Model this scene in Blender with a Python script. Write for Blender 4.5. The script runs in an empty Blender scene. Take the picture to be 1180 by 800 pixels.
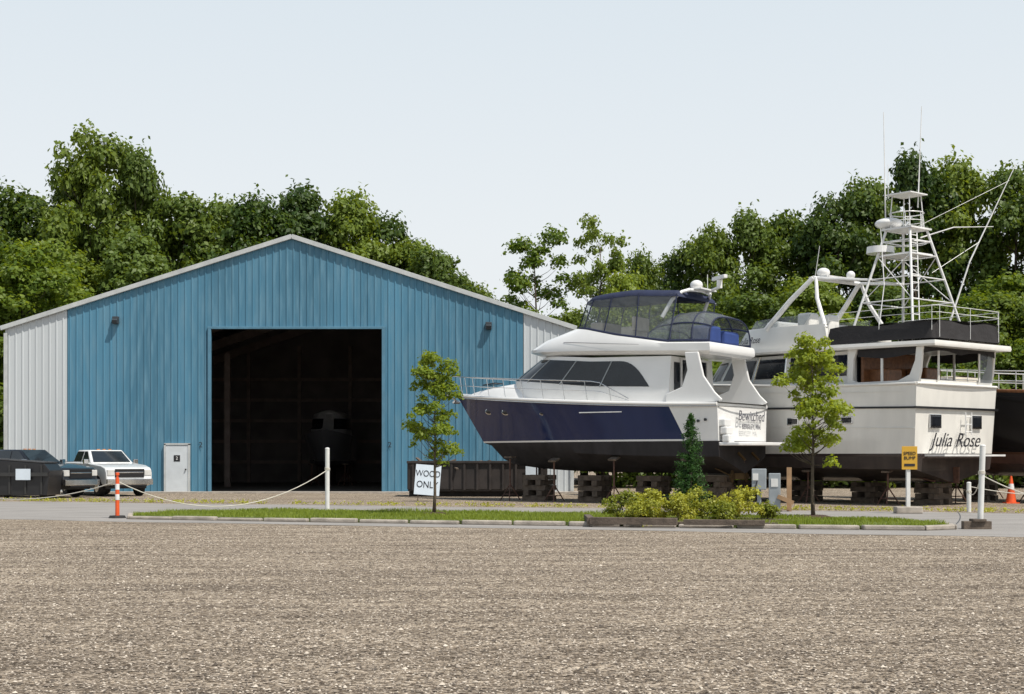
import bpy, math, random
import numpy as np
from mathutils import Vector, Matrix
random.seed(7)
RNG = np.random.default_rng(7)
S = bpy.context.scene
COL = S.collection
R_ = math.radians

# ------------------------------------------------------------------ materials
def mat(name, col, rough=.5, metal=0., var=.12, vs=3., bump=0., bs=40., spec=.5, coat=0., stretch=None, dirt=None):
    m = bpy.data.materials.new(name); m.use_nodes = True
    nt = m.node_tree; N = nt.nodes; L = nt.links
    b = N['Principled BSDF']
    b.inputs['Roughness'].default_value = rough
    b.inputs['Metallic'].default_value = metal
    b.inputs['Specular IOR Level'].default_value = spec
    b.inputs['Coat Weight'].default_value = coat
    tc = N.new('ShaderNodeTexCoord')
    src = tc.outputs['Object']
    if stretch:
        mp = N.new('ShaderNodeMapping'); mp.inputs['Scale'].default_value = stretch
        L.new(src, mp.inputs[0]); src = mp.outputs[0]
    nz = N.new('ShaderNodeTexNoise'); nz.inputs['Scale'].default_value = vs; nz.inputs['Detail'].default_value = 5
    L.new(src, nz.inputs['Vector'])
    rp = N.new('ShaderNodeValToRGB')
    rp.color_ramp.elements[0].position = .3; rp.color_ramp.elements[1].position = .7
    rp.color_ramp.elements[0].color = tuple(c*(1-var) for c in col)+(1,)
    rp.color_ramp.elements[1].color = tuple(min(1, c*(1+var)) for c in col)+(1,)
    L.new(nz.outputs[0], rp.inputs[0])
    L.new(rp.outputs[0], b.inputs['Base Color'])
    if bump:
        n2 = N.new('ShaderNodeTexNoise'); n2.inputs['Scale'].default_value = bs; n2.inputs['Detail'].default_value = 3
        L.new(tc.outputs['Object'], n2.inputs['Vector'])
        bp = N.new('ShaderNodeBump'); bp.inputs['Distance'].default_value = bump
        L.new(n2.outputs[0], bp.inputs['Height']); L.new(bp.outputs[0], b.inputs['Normal'])
    return m

def leafmat(name, c0, c1, trans=.35, hue=None):
    m = bpy.data.materials.new(name); m.use_nodes = True
    nt = m.node_tree; N = nt.nodes; L = nt.links
    for n in list(N): N.remove(n)
    out = N.new('ShaderNodeOutputMaterial')
    geo = N.new('ShaderNodeNewGeometry')
    tc = N.new('ShaderNodeTexCoord')
    oi = N.new('ShaderNodeObjectInfo')
    nz = N.new('ShaderNodeTexNoise'); nz.inputs['Scale'].default_value = .45
    L.new(tc.outputs['Object'], nz.inputs['Vector'])
    a = N.new('ShaderNodeMath'); a.operation = 'MULTIPLY_ADD'; a.inputs[1].default_value = .45
    L.new(geo.outputs['Random Per Island'], a.inputs[0])
    b2 = N.new('ShaderNodeMath'); b2.operation = 'MULTIPLY_ADD'; b2.inputs[1].default_value = .8
    L.new(oi.outputs['Random'], b2.inputs[0]); b2.inputs[2].default_value = -.30
    c2 = N.new('ShaderNodeMath'); c2.operation = 'MULTIPLY_ADD'; c2.inputs[1].default_value = .6
    L.new(nz.outputs[0], c2.inputs[0]); L.new(b2.outputs[0], c2.inputs[2])
    L.new(c2.outputs[0], a.inputs[2])
    rp = N.new('ShaderNodeValToRGB')
    rp.color_ramp.elements[0].position = .2; rp.color_ramp.elements[1].position = .85
    rp.color_ramp.elements[0].color = c0+(1,); rp.color_ramp.elements[1].color = c1+(1,)
    L.new(a.outputs[0], rp.inputs[0])
    d = N.new('ShaderNodeBsdfPrincipled'); d.inputs['Roughness'].default_value = .5
    d.inputs['Specular IOR Level'].default_value = .35
    L.new(rp.outputs[0], d.inputs['Base Color'])
    t = N.new('ShaderNodeBsdfTranslucent')
    mx = N.new('ShaderNodeMix'); mx.data_type = 'RGBA'; mx.blend_type = 'MULTIPLY'; mx.inputs[0].default_value = 1
    L.new(rp.outputs[0], mx.inputs[6]); mx.inputs[7].default_value = (1.6, 1.4, .5, 1)
    L.new(mx.outputs[2], t.inputs[0])
    ms = N.new('ShaderNodeMixShader'); ms.inputs[0].default_value = trans
    L.new(d.outputs[0], ms.inputs[1]); L.new(t.outputs[0], ms.inputs[2]); L.new(ms.outputs[0], out.inputs[0])
    return m

def vinyl(name, tint, alpha):
    m = bpy.data.materials.new(name); m.use_nodes = True
    nt = m.node_tree; N = nt.nodes; L = nt.links
    for n in list(N): N.remove(n)
    out = N.new('ShaderNodeOutputMaterial')
    tr = N.new('ShaderNodeBsdfTransparent'); tr.inputs[0].default_value = tint+(1,)
    g = N.new('ShaderNodeBsdfPrincipled'); g.inputs['Base Color'].default_value = (.35, .38, .4, 1); g.inputs['Roughness'].default_value = .12
    nz = N.new('ShaderNodeTexNoise'); nz.inputs['Scale'].default_value = 2.5
    tc = N.new('ShaderNodeTexCoord'); L.new(tc.outputs['Object'], nz.inputs['Vector'])
    bp = N.new('ShaderNodeBump'); bp.inputs['Distance'].default_value = .08; L.new(nz.outputs[0], bp.inputs['Height']); L.new(bp.outputs[0], g.inputs['Normal'])
    ms = N.new('ShaderNodeMixShader'); ms.inputs[0].default_value = alpha
    L.new(tr.outputs[0], ms.inputs[1]); L.new(g.outputs[0], ms.inputs[2]); L.new(ms.outputs[0], out.inputs[0])
    return m

M = {}
M['gel'] = mat('white_gelcoat', (.75, .75, .74), .22, var=.04, vs=1.2, coat=.3)
M['gel2'] = mat('aged_white_gelcoat', (.74, .725, .685), .3, var=.07, vs=1.5, coat=.2, stretch=(1, 1, .3))
M['navyc'] = mat('navy_canvas', (.015, .022, .06), .8, bump=.004, bs=120)
M['blackc'] = mat('black_canvas', (.018, .016, .017), .8, bump=.02, bs=6)
M['glass'] = mat('dark_window_glass', (.012, .014, .018), .06, spec=.5, var=.3)
M['cglass'] = mat('car_glass', (.02, .025, .03), .05, spec=.7)
M['vin'] = vinyl('clear_vinyl', (.90, .92, .93), .22)
M['vin2'] = vinyl('tinted_vinyl', (.70, .74, .77), .28)
M['steel'] = mat('stainless_steel', (.62, .62, .62), .2, 1.)
M['alu'] = mat('white_painted_aluminium', (.72, .72, .71), .35)
M['rust'] = mat('jack_stand_paint', (.10, .05, .035), .7, var=.4, vs=6)
M['wood'] = mat('weathered_timber', (.11, .085, .065), .85, var=.35, vs=6, bump=.01, bs=30)
M['teak'] = mat('varnished_teak', (.20, .085, .035), .4, var=.3, vs=8)
M['cream'] = mat('cream_upholstery', (.55, .5, .42), .7)
M['bluev'] = mat('blue_cover', (.02, .05, .20), .7)
M['black'] = mat('black_paint', (.015, .015, .017), .35)
M['rubber'] = mat('tyre_rubber', (.02, .02, .02), .85)
M['chrome'] = mat('chrome', (.7, .7, .7), .12, 1.)
M['cwhite'] = mat('white_car_paint', (.66, .67, .67), .2, var=.03, coat=.6)
M['cblack'] = mat('black_car_paint', (.012, .013, .016), .2, coat=.6)
M['lampc'] = mat('headlamp_lens', (.6, .6, .58), .1, spec=.8)
M['amber'] = mat('amber_lens', (.6, .2, .02), .2)
M['orange'] = mat('orange_plastic', (.75, .10, .02), .5, var=.1)
M['refl'] = mat('white_reflective_band', (.75, .75, .75), .4)
M['pwhite'] = mat('white_pvc', (.68, .68, .66), .4, var=.08, vs=5)
M['rope'] = mat('rope', (.6, .57, .5), .9)
M['conc'] = mat('concrete', (.36, .32, .275), .85, var=.28, vs=4, bump=.01, bs=40)
M['yellow'] = mat('yellow_sign_face', (.58, .33, .03), .5, var=.08)
M['signw'] = mat('white_sign_face', (.62, .70, .78), .5, var=.05)
M['grey'] = mat('grey_metal_box', (.28, .31, .33), .5, var=.15)
M['txt'] = mat('black_lettering', (.015, .015, .02), .5)
M['txtg'] = mat('grey_lettering', (.08, .08, .10), .4)
M['bark'] = mat('bark', (.10, .075, .055), .9, var=.35, vs=5, bump=.02, bs=20)
M['wallw'] = mat('white_steel_cladding', (.50, .535, .555), .45, var=.06, vs=.6, stretch=(1, 1, .15))
M['trim'] = mat('trim_steel', (.46, .48, .48), .45)
M['roofm'] = mat('roof_steel', (.42, .44, .45), .45)
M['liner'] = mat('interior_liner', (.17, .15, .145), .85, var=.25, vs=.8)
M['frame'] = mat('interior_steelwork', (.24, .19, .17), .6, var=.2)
M['door'] = mat('white_door_paint', (.56, .60, .63), .4, var=.05)

def blue_cladding():
    m = mat('blue_steel_cladding', (.070, .192, .285), .5, var=.20, vs=.5, stretch=(1.0, 1, .12), spec=.3)
    nt = m.node_tree; N = nt.nodes; L = nt.links
    b = N['Principled BSDF']; ramp = [n for n in N if n.type == 'VALTORGB'][0]
    tc = [n for n in N if n.type == 'TEX_COORD'][0]
    mp = N.new('ShaderNodeMapping'); mp.inputs['Scale'].default_value = (3.2, 1, .35); L.new(tc.outputs['Object'], mp.inputs[0])
    nz = N.new('ShaderNodeTexNoise'); nz.inputs['Scale'].default_value = 1.6; nz.inputs['Detail'].default_value = 8; L.new(mp.outputs[0], nz.inputs[0])
    rp = N.new('ShaderNodeValToRGB'); rp.color_ramp.elements[0].position = .44; rp.color_ramp.elements[1].position = .74
    L.new(nz.outputs[0], rp.inputs[0])
    mx = N.new('ShaderNodeMix'); mx.data_type = 'RGBA'; L.new(rp.outputs[0], mx.inputs[0])
    L.new(ramp.outputs[0], mx.inputs[6]); mx.inputs[7].default_value = (.12, .25, .34, 1)
    L.new(mx.outputs[2], b.inputs['Base Color'])
    return m
M['blue'] = blue_cladding()

# ------------------------------------------------------------------ mesh builder
class MB:
    def __init__(s): s.v = []; s.f = []; s.m = []
    def add(s, vs, fs, mi=0):
        o = len(s.v); s.v += [tuple(map(float, p)) for p in vs]
        s.f += [tuple(i+o for i in f) for f in fs]; s.m += [mi]*len(fs)
    def box(s, c, d, mi=0, rz=0., ry=0., rx=0.):
        Mx = Matrix.Translation(c) @ Matrix.Rotation(rz, 4, 'Z') @ Matrix.Rotation(ry, 4, 'Y') @ Matrix.Rotation(rx, 4, 'X')
        vs = [Mx @ Vector((x*d[0]/2, y*d[1]/2, z*d[2]/2)) for x in (-1, 1) for y in (-1, 1) for z in (-1, 1)]
        s.add(vs, [(0, 1, 3, 2), (4, 6, 7, 5), (0, 4, 5, 1), (2, 3, 7, 6), (0, 2, 6, 4), (1, 5, 7, 3)], mi)
    def cyl(s, p0, p1, r0, r1=None, n=10, mi=0, cap=True):
        r1 = r0 if r1 is None else r1
        p0 = Vector(p0); p1 = Vector(p1); d = (p1-p0).normalized()
        a = d.orthogonal().normalized(); b = d.cross(a)
        vs = []
        for p, r in ((p0, r0), (p1, r1)):
            for i in range(n):
                t = 2*math.pi*i/n; vs.append(p+a*math.cos(t)*r+b*math.sin(t)*r)
        fs = [(i, (i+1) % n, n+(i+1) % n, n+i) for i in range(n)]
        if cap: fs += [tuple(range(n))[::-1], tuple(range(n, 2*n))]
        s.add(vs, fs, mi)
    def tube(s, pts, r, n=6, mi=0, closed=False):
        P = [Vector(p) for p in pts]; k = len(P); vs = []
        ref = None
        for i, p in enumerate(P):
            if closed: d = P[(i+1) % k]-P[i-1]
            else: d = P[min(i+1, k-1)]-P[max(i-1, 0)]
            d.normalize()
            if ref is None: ref = d.orthogonal().normalized()
            a = (ref-d*ref.dot(d)).normalized(); ref = a; b = d.cross(a)
            rr = r[i] if hasattr(r, '__len__') else r
            for j in range(n):
                t = 2*math.pi*j/n; vs.append(p+a*math.cos(t)*rr+b*math.sin(t)*rr)
        fs = []
        for i in range(k if closed else k-1):
            i2 = (i+1) % k
            for j in range(n): fs.append((i*n+j, i*n+(j+1) % n, i2*n+(j+1) % n, i2*n+j))
        if not closed: fs += [tuple(range(n))[::-1], tuple(range((k-1)*n, k*n))]
        s.add(vs, fs, mi)
    def sph(s, c, r, sc=(1, 1, 1), nu=14, nv=9, mi=0):
        vs = []; fs = []
        for j in range(nv+1):
            ph = math.pi*j/nv
            for i in range(nu):
                t = 2*math.pi*i/nu
                vs.append((c[0]+r*sc[0]*math.sin(ph)*math.cos(t), c[1]+r*sc[1]*math.sin(ph)*math.sin(t), c[2]+r*sc[2]*math.cos(ph)))
        for j in range(nv):
            for i in range(nu):
                fs.append((j*nu+i, (j+1)*nu+i, (j+1)*nu+(i+1) % nu, j*nu+(i+1) % nu))
        s.add(vs, fs, mi)
    def grid(s, P, mi=0):
        P = np.asarray(P); a, b = P.shape[:2]
        s.add(P.reshape(-1, 3), [(i*b+j, i*b+j+1, (i+1)*b+j+1, (i+1)*b+j) for i in range(a-1) for j in range(b-1)], mi)
    def prism(s, poly, y0, y1, mi=0):   # poly in xz, extruded in y
        n = len(poly)
        vs = [(x, y0, z) for x, z in poly]+[(x, y1, z) for x, z in poly]
        s.add(vs, [tuple(range(n)), tuple(range(n, 2*n))[::-1]]+[(i, i+n, (i+1) % n+n, (i+1) % n) for i in range(n)], mi)
    def slab(s, poly, z0, z1, mi=0):    # poly in xy
        n = len(poly)
        vs = [(x, y, z0) for x, y in poly]+[(x, y, z1) for x, y in poly]
        s.add(vs, [tuple(range(n))[::-1], tuple(range(n, 2*n))]+[(i, (i+1) % n, (i+1) % n+n, i+n) for i in range(n)], mi)
    def obj(s, name, mats, parent=None, smooth=None, bevel=0, fixn=True):
        me = bpy.data.meshes.new(name); me.from_pydata(s.v, [], s.f)
        for m in (mats if isinstance(mats, (list, tuple)) else [mats]): me.materials.append(m)
        me.polygons.foreach_set('material_index', s.m)
        if fixn:
            import bmesh
            bm = bmesh.new(); bm.from_mesh(me); bmesh.ops.remove_doubles(bm, verts=bm.verts, dist=1e-4)
            bmesh.ops.recalc_face_normals(bm, faces=bm.faces); bm.to_mesh(me); bm.free()
        if smooth is not None:
            me.polygons.foreach_set('use_smooth', [True]*len(me.polygons))
            me.set_sharp_from_angle(angle=R_(smooth))
        me.update()
        o = bpy.data.objects.new(name, me); COL.objects.link(o)
        if parent: o.parent = parent
        if bevel:
            b = o.modifiers.new('bevel', 'BEVEL'); b.width = bevel; b.segments = 2; b.limit_method = 'ANGLE'; b.angle_limit = R_(40)
        return o

def empty(name, loc=(0, 0, 0), rz=0.):
    e = bpy.data.objects.new(name, None); e.location = loc; e.rotation_euler = (0, 0, rz); e.empty_display_size = .3
    COL.objects.link(e); return e

def text(name, body, size, m, parent, loc, rot, shear=0, extrude=.004, xs=1.):
    c = bpy.data.curves.new(name, 'FONT'); c.body = body; c.size = size; c.extrude = extrude; c.align_x = 'CENTER'; c.align_y = 'CENTER'; c.shear = shear
    c.materials.append(m)
    o = bpy.data.objects.new(name, c); COL.objects.link(o); o.parent = parent; o.location = loc; o.rotation_euler = rot; o.scale = (xs, 1, 1)
    return o

def catmull(pts, n):
    P = np.array(pts, float); P = np.vstack([2*P[0]-P[1], P, 2*P[-1]-P[-2]])
    out = []; k = len(pts)-1
    for t in np.linspace(0, k, n):
        i = min(int(t), k-1); u = t-i; a, b, c, d = P[i], P[i+1], P[i+2], P[i+3]
        out.append(.5*((2*b)+(c-a)*u+(2*a-5*b+4*c-d)*u*u+(3*b-a-3*c+d)*u**3))
    return np.array(out)

def lerp(a, b, t): return a+(b-a)*t

# ------------------------------------------------------------------ trees
def card_arrays(C, Nn, size, rng, aspect=.62):
    n = len(C)
    Nn = Nn/np.linalg.norm(Nn, axis=1)[:, None]
    r = rng.normal(size=(n, 3)); t = np.cross(Nn, r); t /= np.linalg.norm(t, axis=1)[:, None]
    b = np.cross(Nn, t)
    s = size[:, None]
    V = np.stack([C-t*s, C+b*s*aspect+Nn*s*.15, C+t*s, C-b*s*aspect+Nn*s*.15], 1).reshape(-1, 3)
    return V

def mesh_fast(name, V, nquads, base_v=None, base_f=None, mats=(), base_m=0, leaf_m=1):
    bv = np.array(base_v) if base_v else np.zeros((0, 3)); o = len(bv)
    faces = list(base_f) if base_f else []
    me = bpy.data.meshes.new(name)
    allv = np.vstack([bv, V])
    nb = sum(len(f) for f in faces)
    loops = np.concatenate([np.array([i for f in faces for i in f], int), np.arange(nquads*4)+o])
    starts = np.concatenate([np.cumsum([0]+[len(f) for f in faces])[:-1] if faces else np.zeros(0, int), nb+np.arange(nquads)*4]).astype(int)
    me.vertices.add(len(allv)); me.vertices.foreach_set('co', allv.astype(np.float32).ravel())
    me.loops.add(len(loops)); me.loops.foreach_set('vertex_index', loops.astype(np.int32))
    me.polygons.add(len(starts)); me.polygons.foreach_set('loop_start', starts.astype(np.int32))
    for m in mats: me.materials.append(m)
    me.polygons.foreach_set('material_index', np.concatenate([np.full(len(faces), base_m), np.full(nquads, leaf_m)]).astype(np.int32))
    me.update(calc_edges=True); me.validate()
    return me

def tree_mesh(name, H, R, hb, nclump, nleaf, lsize, rc, seed, mats, trunk_r=.25, prof=None, upbias=.35, limbs=26, zj=.4):
    rng = np.random.default_rng(seed)
    prof = prof or (lambda h: math.sin(math.pi*min(1, max(0, .12+.85*h)))**.6)
    cl = []
    for i in range(nclump):
        h = (i+.5)/nclump+rng.normal()*.04; h = min(.99, max(.0, h))
        a = i*2.399+rng.normal()*.7
        rr = R*prof(h)*math.sqrt(rng.uniform(.08, 1.))*rng.uniform(.7, 1.15)
        z = min(H-rc*.5, lerp(hb, H-rc*.6, h)+rng.normal()*rc*zj)
        cl.append((math.cos(a)*rr, math.sin(a)*rr, z, rc*rng.uniform(.55, 1.35)))
    C = []; Nn = []; Sz = []
    tot = sum(c[3]**2 for c in cl)
    for c in cl:
        k = int(nleaf*c[3]**2/tot)
        d = rng.normal(size=(k, 3)); d /= np.linalg.norm(d, axis=1)[:, None]
        d[:, 2] = np.where(d[:, 2] < -.35, -d[:, 2]*rng.uniform(.2, 1, k), d[:, 2])
        rad = c[3]*(rng.uniform(.2, 1.0, k)**.5)*(1+.30*np.sin(d[:, 0]*5+c[0]*3)*np.cos(d[:, 1]*6+c[1]))
        stray = rng.uniform(size=k) < .06; rad = np.where(stray, rad*1.2, rad)
        p = d*rad[:, None]*np.array([1.05, 1.05, .95])+np.array(c[:3])
        C.append(p); Nn.append(d*.8+rng.normal(size=(k, 3))*.5+np.array([0, 0, upbias])); Sz.append(lsize*rng.uniform(.55, 1.35, k))
    C = np.vstack(C); Nn = np.vstack(Nn); Sz = np.concatenate(Sz)
    V = card_arrays(C, Nn, Sz, rng)
    mb = MB()
    pts = [(0, 0, -.1)]; x = y = 0
    for i in range(1, 8):
        x += rng.normal()*R*.02; y += rng.normal()*R*.02; pts.append((x, y, H*.9*i/7))
    mb.tube(pts, [trunk_r*(1.25 if i == 0 else 1)*(1-i/8.) for i in range(8)], n=7)
    for c in cl[::max(1, nclump//limbs)]:
        z0 = max(hb*.75, c[2]-.55*math.hypot(c[0], c[1])-rc*.5); f = z0/(H*.9)*7; i = min(6, int(f))
        p0 = Vector(pts[i]).lerp(Vector(pts[i+1]), f-i); p1 = Vector(c[:3]); mid = p0.lerp(p1, .5)+Vector((0, 0, -.06*(p1-p0).length))
        r0 = trunk_r*.38*(1-z0/H)+trunk_r*.06
        mb.tube([p0, mid, p1], [r0, r0*.6, r0*.2], n=5)
    return mesh_fast(name, V, len(C), mb.v, mb.f, mats)

L_dark = leafmat('foliage_dark', (.034, .070, .014), (.125, .185, .034), .36)
L_mid = leafmat('foliage_mid', (.048, .092, .016), (.175, .240, .038), .40)
L_bright = leafmat('foliage_bright', (.085, .15, .018), (.24, .31, .044), .44)
L_sap = leafmat('foliage_maple', (.10, .17, .016), (.27, .34, .045), .48)
L_shrub = leafmat('foliage_shrub', (.16, .20, .02), (.40, .41, .06), .35)
L_spr = leafmat('foliage_spruce', (.03, .085, .018), (.09, .20, .04), .2)

temps = []
for i, lm in enumerate([L_dark, L_mid, L_dark, L_mid, L_bright, L_mid]):
    temps.append(tree_mesh('broadleaf_%d' % i, 20, 5.2, 3.0, 110, 25000, .20, 1.25, 100+i, [M['bark'], lm], .32))
sparse = [tree_mesh('sparse_broadleaf_%d' % i, 17, 3.0, 4.5, 70, 9500, .14, .72, 200+i, [M['bark'], L_bright if i == 0 else L_mid], .2, limbs=70, zj=1.2) for i in range(2)]
bushes = [tree_mesh('understory_%d' % i, 7, 4.2, .4, 50, 12000, .17, 1.15, 300+i, [M['bark'], lm], .12) for i, lm in enumerate([L_mid, L_bright, L_dark])]

forest = empty('distant_tree_line')
def put(me, X, Y, H, R, h0, r0):
    o = bpy.data.objects.new('tree', me); COL.objects.link(o); o.parent = forest
    o.location = (X, Y, 0); o.scale = (R/r0, R/r0, H/h0); o.rotation_euler = (0, 0, random.uniform(0, 6.28))
row = [(-38.4, 20, 5), (-34.8, 20.2, 5), (-31.2, 20.8, 4.2), (-28.7, 23.9, 4.3), (-26, 22.0, 3.6), (-22.9, 19.6, 4.6), (-20, 19.3, 4), (-17.7, 19.2, 4), (-14.6, 20.4, 4.6),
       (-11.8, 19.8, 4.2), (-9.4, 18.8, 4), (-7.2, 17.2, 3.8), (-4.8, 15.6, 3.6), (-2.6, 13.6, 3.2), (-.5, 12.0, 3.0), (4.2, 11.8, 3), (7.3, 13.4, 3), (8.9, 15.4, 2.4),
       (11.4, 15.8, 3), (13.8, 17.6, 3.4), (16.9, 18.2, 3.8), (19.9, 19.0, 4), (22.8, 19.6, 4), (25.4, 20.8, 4), (28.8, 22.4, 4.2), (32.2, 22.6, 4.4), (35.6, 21.6, 4.6), (39, 21, 5)]
for i, (X, H, R) in enumerate(row): put(temps[[0, 1, 2, 3, 0, 5, 2, 1][i % 8]], X, 100+random.uniform(-2, 3), H, R, 20, 5.2)
for i in range(7):
    for sgn in (-1, 1): put(temps[(i*2+1) % 4], sgn*(44+i*6.5), 100-i*2.5, 19+random.uniform(-2, 3), 5.5, 20, 5.2)
put(sparse[0], 1.7, 95, 16.6, 2.9, 17, 3.0); put(sparse[1], 5.9, 95, 17.3, 2.5, 17, 3.0); put(temps[4], 7.2, 90, 13.2, 2.6, 20, 5.2)
for i in range(22):   # second row filling in
    X = -40+i*4.0+random.uniform(-1, 1)
    if -21 < X < -1: continue
    if -6 < X < 10: H = random.uniform(9, 10.5)
    elif X < -6: H = random.uniform(14, 17)
    else: H = random.uniform(11.5, 15)
    put(temps[(i*5+4) % 6], X, 93+random.uniform(-2, 2), H, 4.2, 20, 5.2)
for i, X in enumerate(np.arange(5.5, 46, 3.4)):
    put(temps[[4, 1, 3, 5][i % 4]], X, 82+random.uniform(-3, 3), random.uniform(8.5, 12) if X > 14 else random.uniform(7, 9), 3.6, 20, 5.2)
    put(bushes[i % 3], X+1.5, 76+random.uniform(-2, 2), random.uniform(5.0, 7), 3.6, 7, 4.2)
for i, X in enumerate([-27, -30.5, -34.5, -39, -44]):
    put(temps[[4, 3, 1, 5, 0][i]], X, 80+random.uniform(-3, 3), random.uniform(11, 14), 4, 20, 5.2)
    put(bushes[i % 3], X+.8, 72+random.uniform(-1, 2), random.uniform(4.5, 7), 3.8, 7, 4.2)

# ------------------------------------------------------------------ ground
def gravel_mat(name, base, dark, light, cell=34.):
    m = bpy.data.materials.new(name); m.use_nodes = True
    nt = m.node_tree; N = nt.nodes; L = nt.links; b = N['Principled BSDF']; b.inputs['Roughness'].default_value = .9
    b.inputs['Specular IOR Level'].default_value = .2
    tc = N.new('ShaderNodeTexCoord')
    vo = N.new('ShaderNodeTexVoronoi'); vo.inputs['Scale'].default_value = cell; L.new(tc.outputs['Object'], vo.inputs['Vector'])
    sp = N.new('ShaderNodeSeparateColor'); L.new(vo.outputs['Color'], sp.inputs[0])
    rp = N.new('ShaderNodeValToRGB'); e = rp.color_ramp.elements
    e[0].position = .05; e[0].color = dark+(1,); e[1].position = .95; e[1].color = light+(1,)
    k = e.new(.5); k.color = base+(1,)
    L.new(sp.outputs[0], rp.inputs[0])
    prev = rp.outputs[0]; n3o = None
    for sc, ns, lo, hi, cl_, ch in (((.20, 1.0, 1), 1.0, .35, .6, .78, 1.12), ((.30, 2.4, 1), 1.3, .38, .58, .70, 1.10), ((1, 1.4, 1), 6.5, .38, .6, .78, 1.05)):  # the stretched layers put undulation shading into the colour as dark streaks
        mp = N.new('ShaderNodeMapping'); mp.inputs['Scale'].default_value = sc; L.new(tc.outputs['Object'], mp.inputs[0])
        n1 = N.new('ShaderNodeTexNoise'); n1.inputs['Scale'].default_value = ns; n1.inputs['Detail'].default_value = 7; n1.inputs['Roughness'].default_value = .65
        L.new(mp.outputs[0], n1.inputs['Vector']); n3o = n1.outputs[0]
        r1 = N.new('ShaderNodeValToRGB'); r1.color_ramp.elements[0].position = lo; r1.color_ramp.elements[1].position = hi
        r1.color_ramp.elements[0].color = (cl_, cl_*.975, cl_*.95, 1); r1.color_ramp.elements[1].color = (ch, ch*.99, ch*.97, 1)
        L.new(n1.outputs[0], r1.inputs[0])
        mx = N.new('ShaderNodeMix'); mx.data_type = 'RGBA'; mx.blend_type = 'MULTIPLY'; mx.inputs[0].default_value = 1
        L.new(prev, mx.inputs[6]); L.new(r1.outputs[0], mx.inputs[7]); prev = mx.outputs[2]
    L.new(prev, b.inputs['Base Color'])
    bp = N.new('ShaderNodeBump'); bp.inputs['Distance'].default_value = .025; bp.inputs['Strength'].default_value = .8; bp.invert = True
    L.new(vo.outputs['Distance'], bp.inputs['Height'])
    b2 = N.new('ShaderNodeBump'); b2.inputs['Distance'].default_value = .10; L.new(n3o, b2.inputs['Height']); L.new(bp.outputs[0], b2.inputs['Normal'])
    L.new(b2.outputs[0], b.inputs['Normal'])
    return m
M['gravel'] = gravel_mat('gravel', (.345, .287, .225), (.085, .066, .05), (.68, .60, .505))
M['asph'] = mat('worn_asphalt', (.265, .25, .235), .9, var=.16, vs=1.5, bump=.004, bs=200, stretch=(.3, 1, 1))
M['grassm'] = leafmat('grass_blades', (.11, .165, .02), (.24, .30, .045), .35)
M['soil'] = mat('lawn_soil', (.10, .13, .032), .95, var=.4, vs=5, bump=.01)

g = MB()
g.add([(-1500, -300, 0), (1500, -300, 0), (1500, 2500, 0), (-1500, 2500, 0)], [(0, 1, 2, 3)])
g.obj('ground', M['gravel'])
rd = MB()
xs = np.linspace(-120, 120, 161)
P = [[(x, 31.9-.35*x+.12*math.sin(x*.9)+.08*math.sin(x*3.1), .004), (x, 45.2-.33*x+.25*math.sin(x*.7)+.1*math.sin(x*2.3), .004)] for x in xs]
rd.grid(P); rd.obj('road', M['asph'])

isl = [(-9.9, 36.6), (-5, 34.9), (0, 33.3), (5, 31.9), (9.0, 30.9), (9.8, 31.4), (10.0, 32.6), (9.6, 34.6), (7.6, 36.4), (2, 38.6), (-3, 40.0), (-7, 41), (-9.3, 40.2), (-10.3, 38.2)]
def offset_poly(p, d):
    out = []; k = len(p)
    for i in range(k):
        a, b, c = Vector(p[i-1]), Vector(p[i]), Vector(p[(i+1) % k])
        n1 = Vector((-(b-a).y, (b-a).x)).normalized(); n2 = Vector((-(c-b).y, (c-b).x)).normalized(); nn = (n1+n2).normalized()
        out.append(tuple(b+nn*d))
    return out
inner = offset_poly(isl, .16)
lawn = MB(); lawn.slab(inner, 0, .09); lawn.obj('lawn_island', M['soil'])
kb = MB(); k = len(isl)
for i in range(k):      # kerb stones laid end to end
    a, b, c, d = Vector(isl[i]), Vector(isl[(i+1) % k]), Vector(inner[(i+1) % k]), Vector(inner[i])
    m_ = max(1, int((b-a).length/1.1))
    for j in range(m_):
        t0 = j/m_+.008; t1 = (j+1)/m_-.008; hz = .10+random.uniform(-.03, .015)
        jo = Vector((random.uniform(-.03, .03), random.uniform(-.05, .03)))
        q = [a.lerp(b, t0)+jo, a.lerp(b, t1)+jo*.4, d.lerp(c, t1), d.lerp(c, t0)]
        kb.slab([tuple(x) for x in q], 0, hz)
kb.obj('kerb', M['conc'], bevel=.03)

def in_poly(x, y, p):
    r = False; k = len(p)
    for i in range(k):
        x1, y1 = p[i-1]; x2, y2 = p[i]
        if (y1 > y) != (y2 > y) and x < (x2-x1)*(y-y1)/(y2-y1)+x1: r = not r
    return r
pts = []
while len(pts) < 42000:
    x = random.uniform(-10.3, 10); y = random.uniform(30.9, 41)
    if in_poly(x, y, inner): pts.append((x, y))
pts = np.array(pts); nn = len(pts)
h = RNG.uniform(.035, .085, nn)*(1+.6*np.sin(pts[:, 0]*1.7)*np.sin(pts[:, 1]*2.1)); an = RNG.uniform(0, 6.28, nn); w = .008
dx = np.cos(an)*w; dy = np.sin(an)*w; lx = RNG.normal(0, .02, nn); ly = RNG.normal(0, .02, nn)
z0 = np.full(nn, .085)
V = np.stack([np.stack([pts[:, 0]-dx, pts[:, 1]-dy, z0], 1), np.stack([pts[:, 0]+dx, pts[:, 1]+dy, z0], 1),
              np.stack([pts[:, 0]+dx*.4+lx, pts[:, 1]+dy*.4+ly, z0+h], 1), np.stack([pts[:, 0]-dx*.4+lx, pts[:, 1]-dy*.4+ly, z0+h], 1)], 1).reshape(-1, 3)
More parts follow.
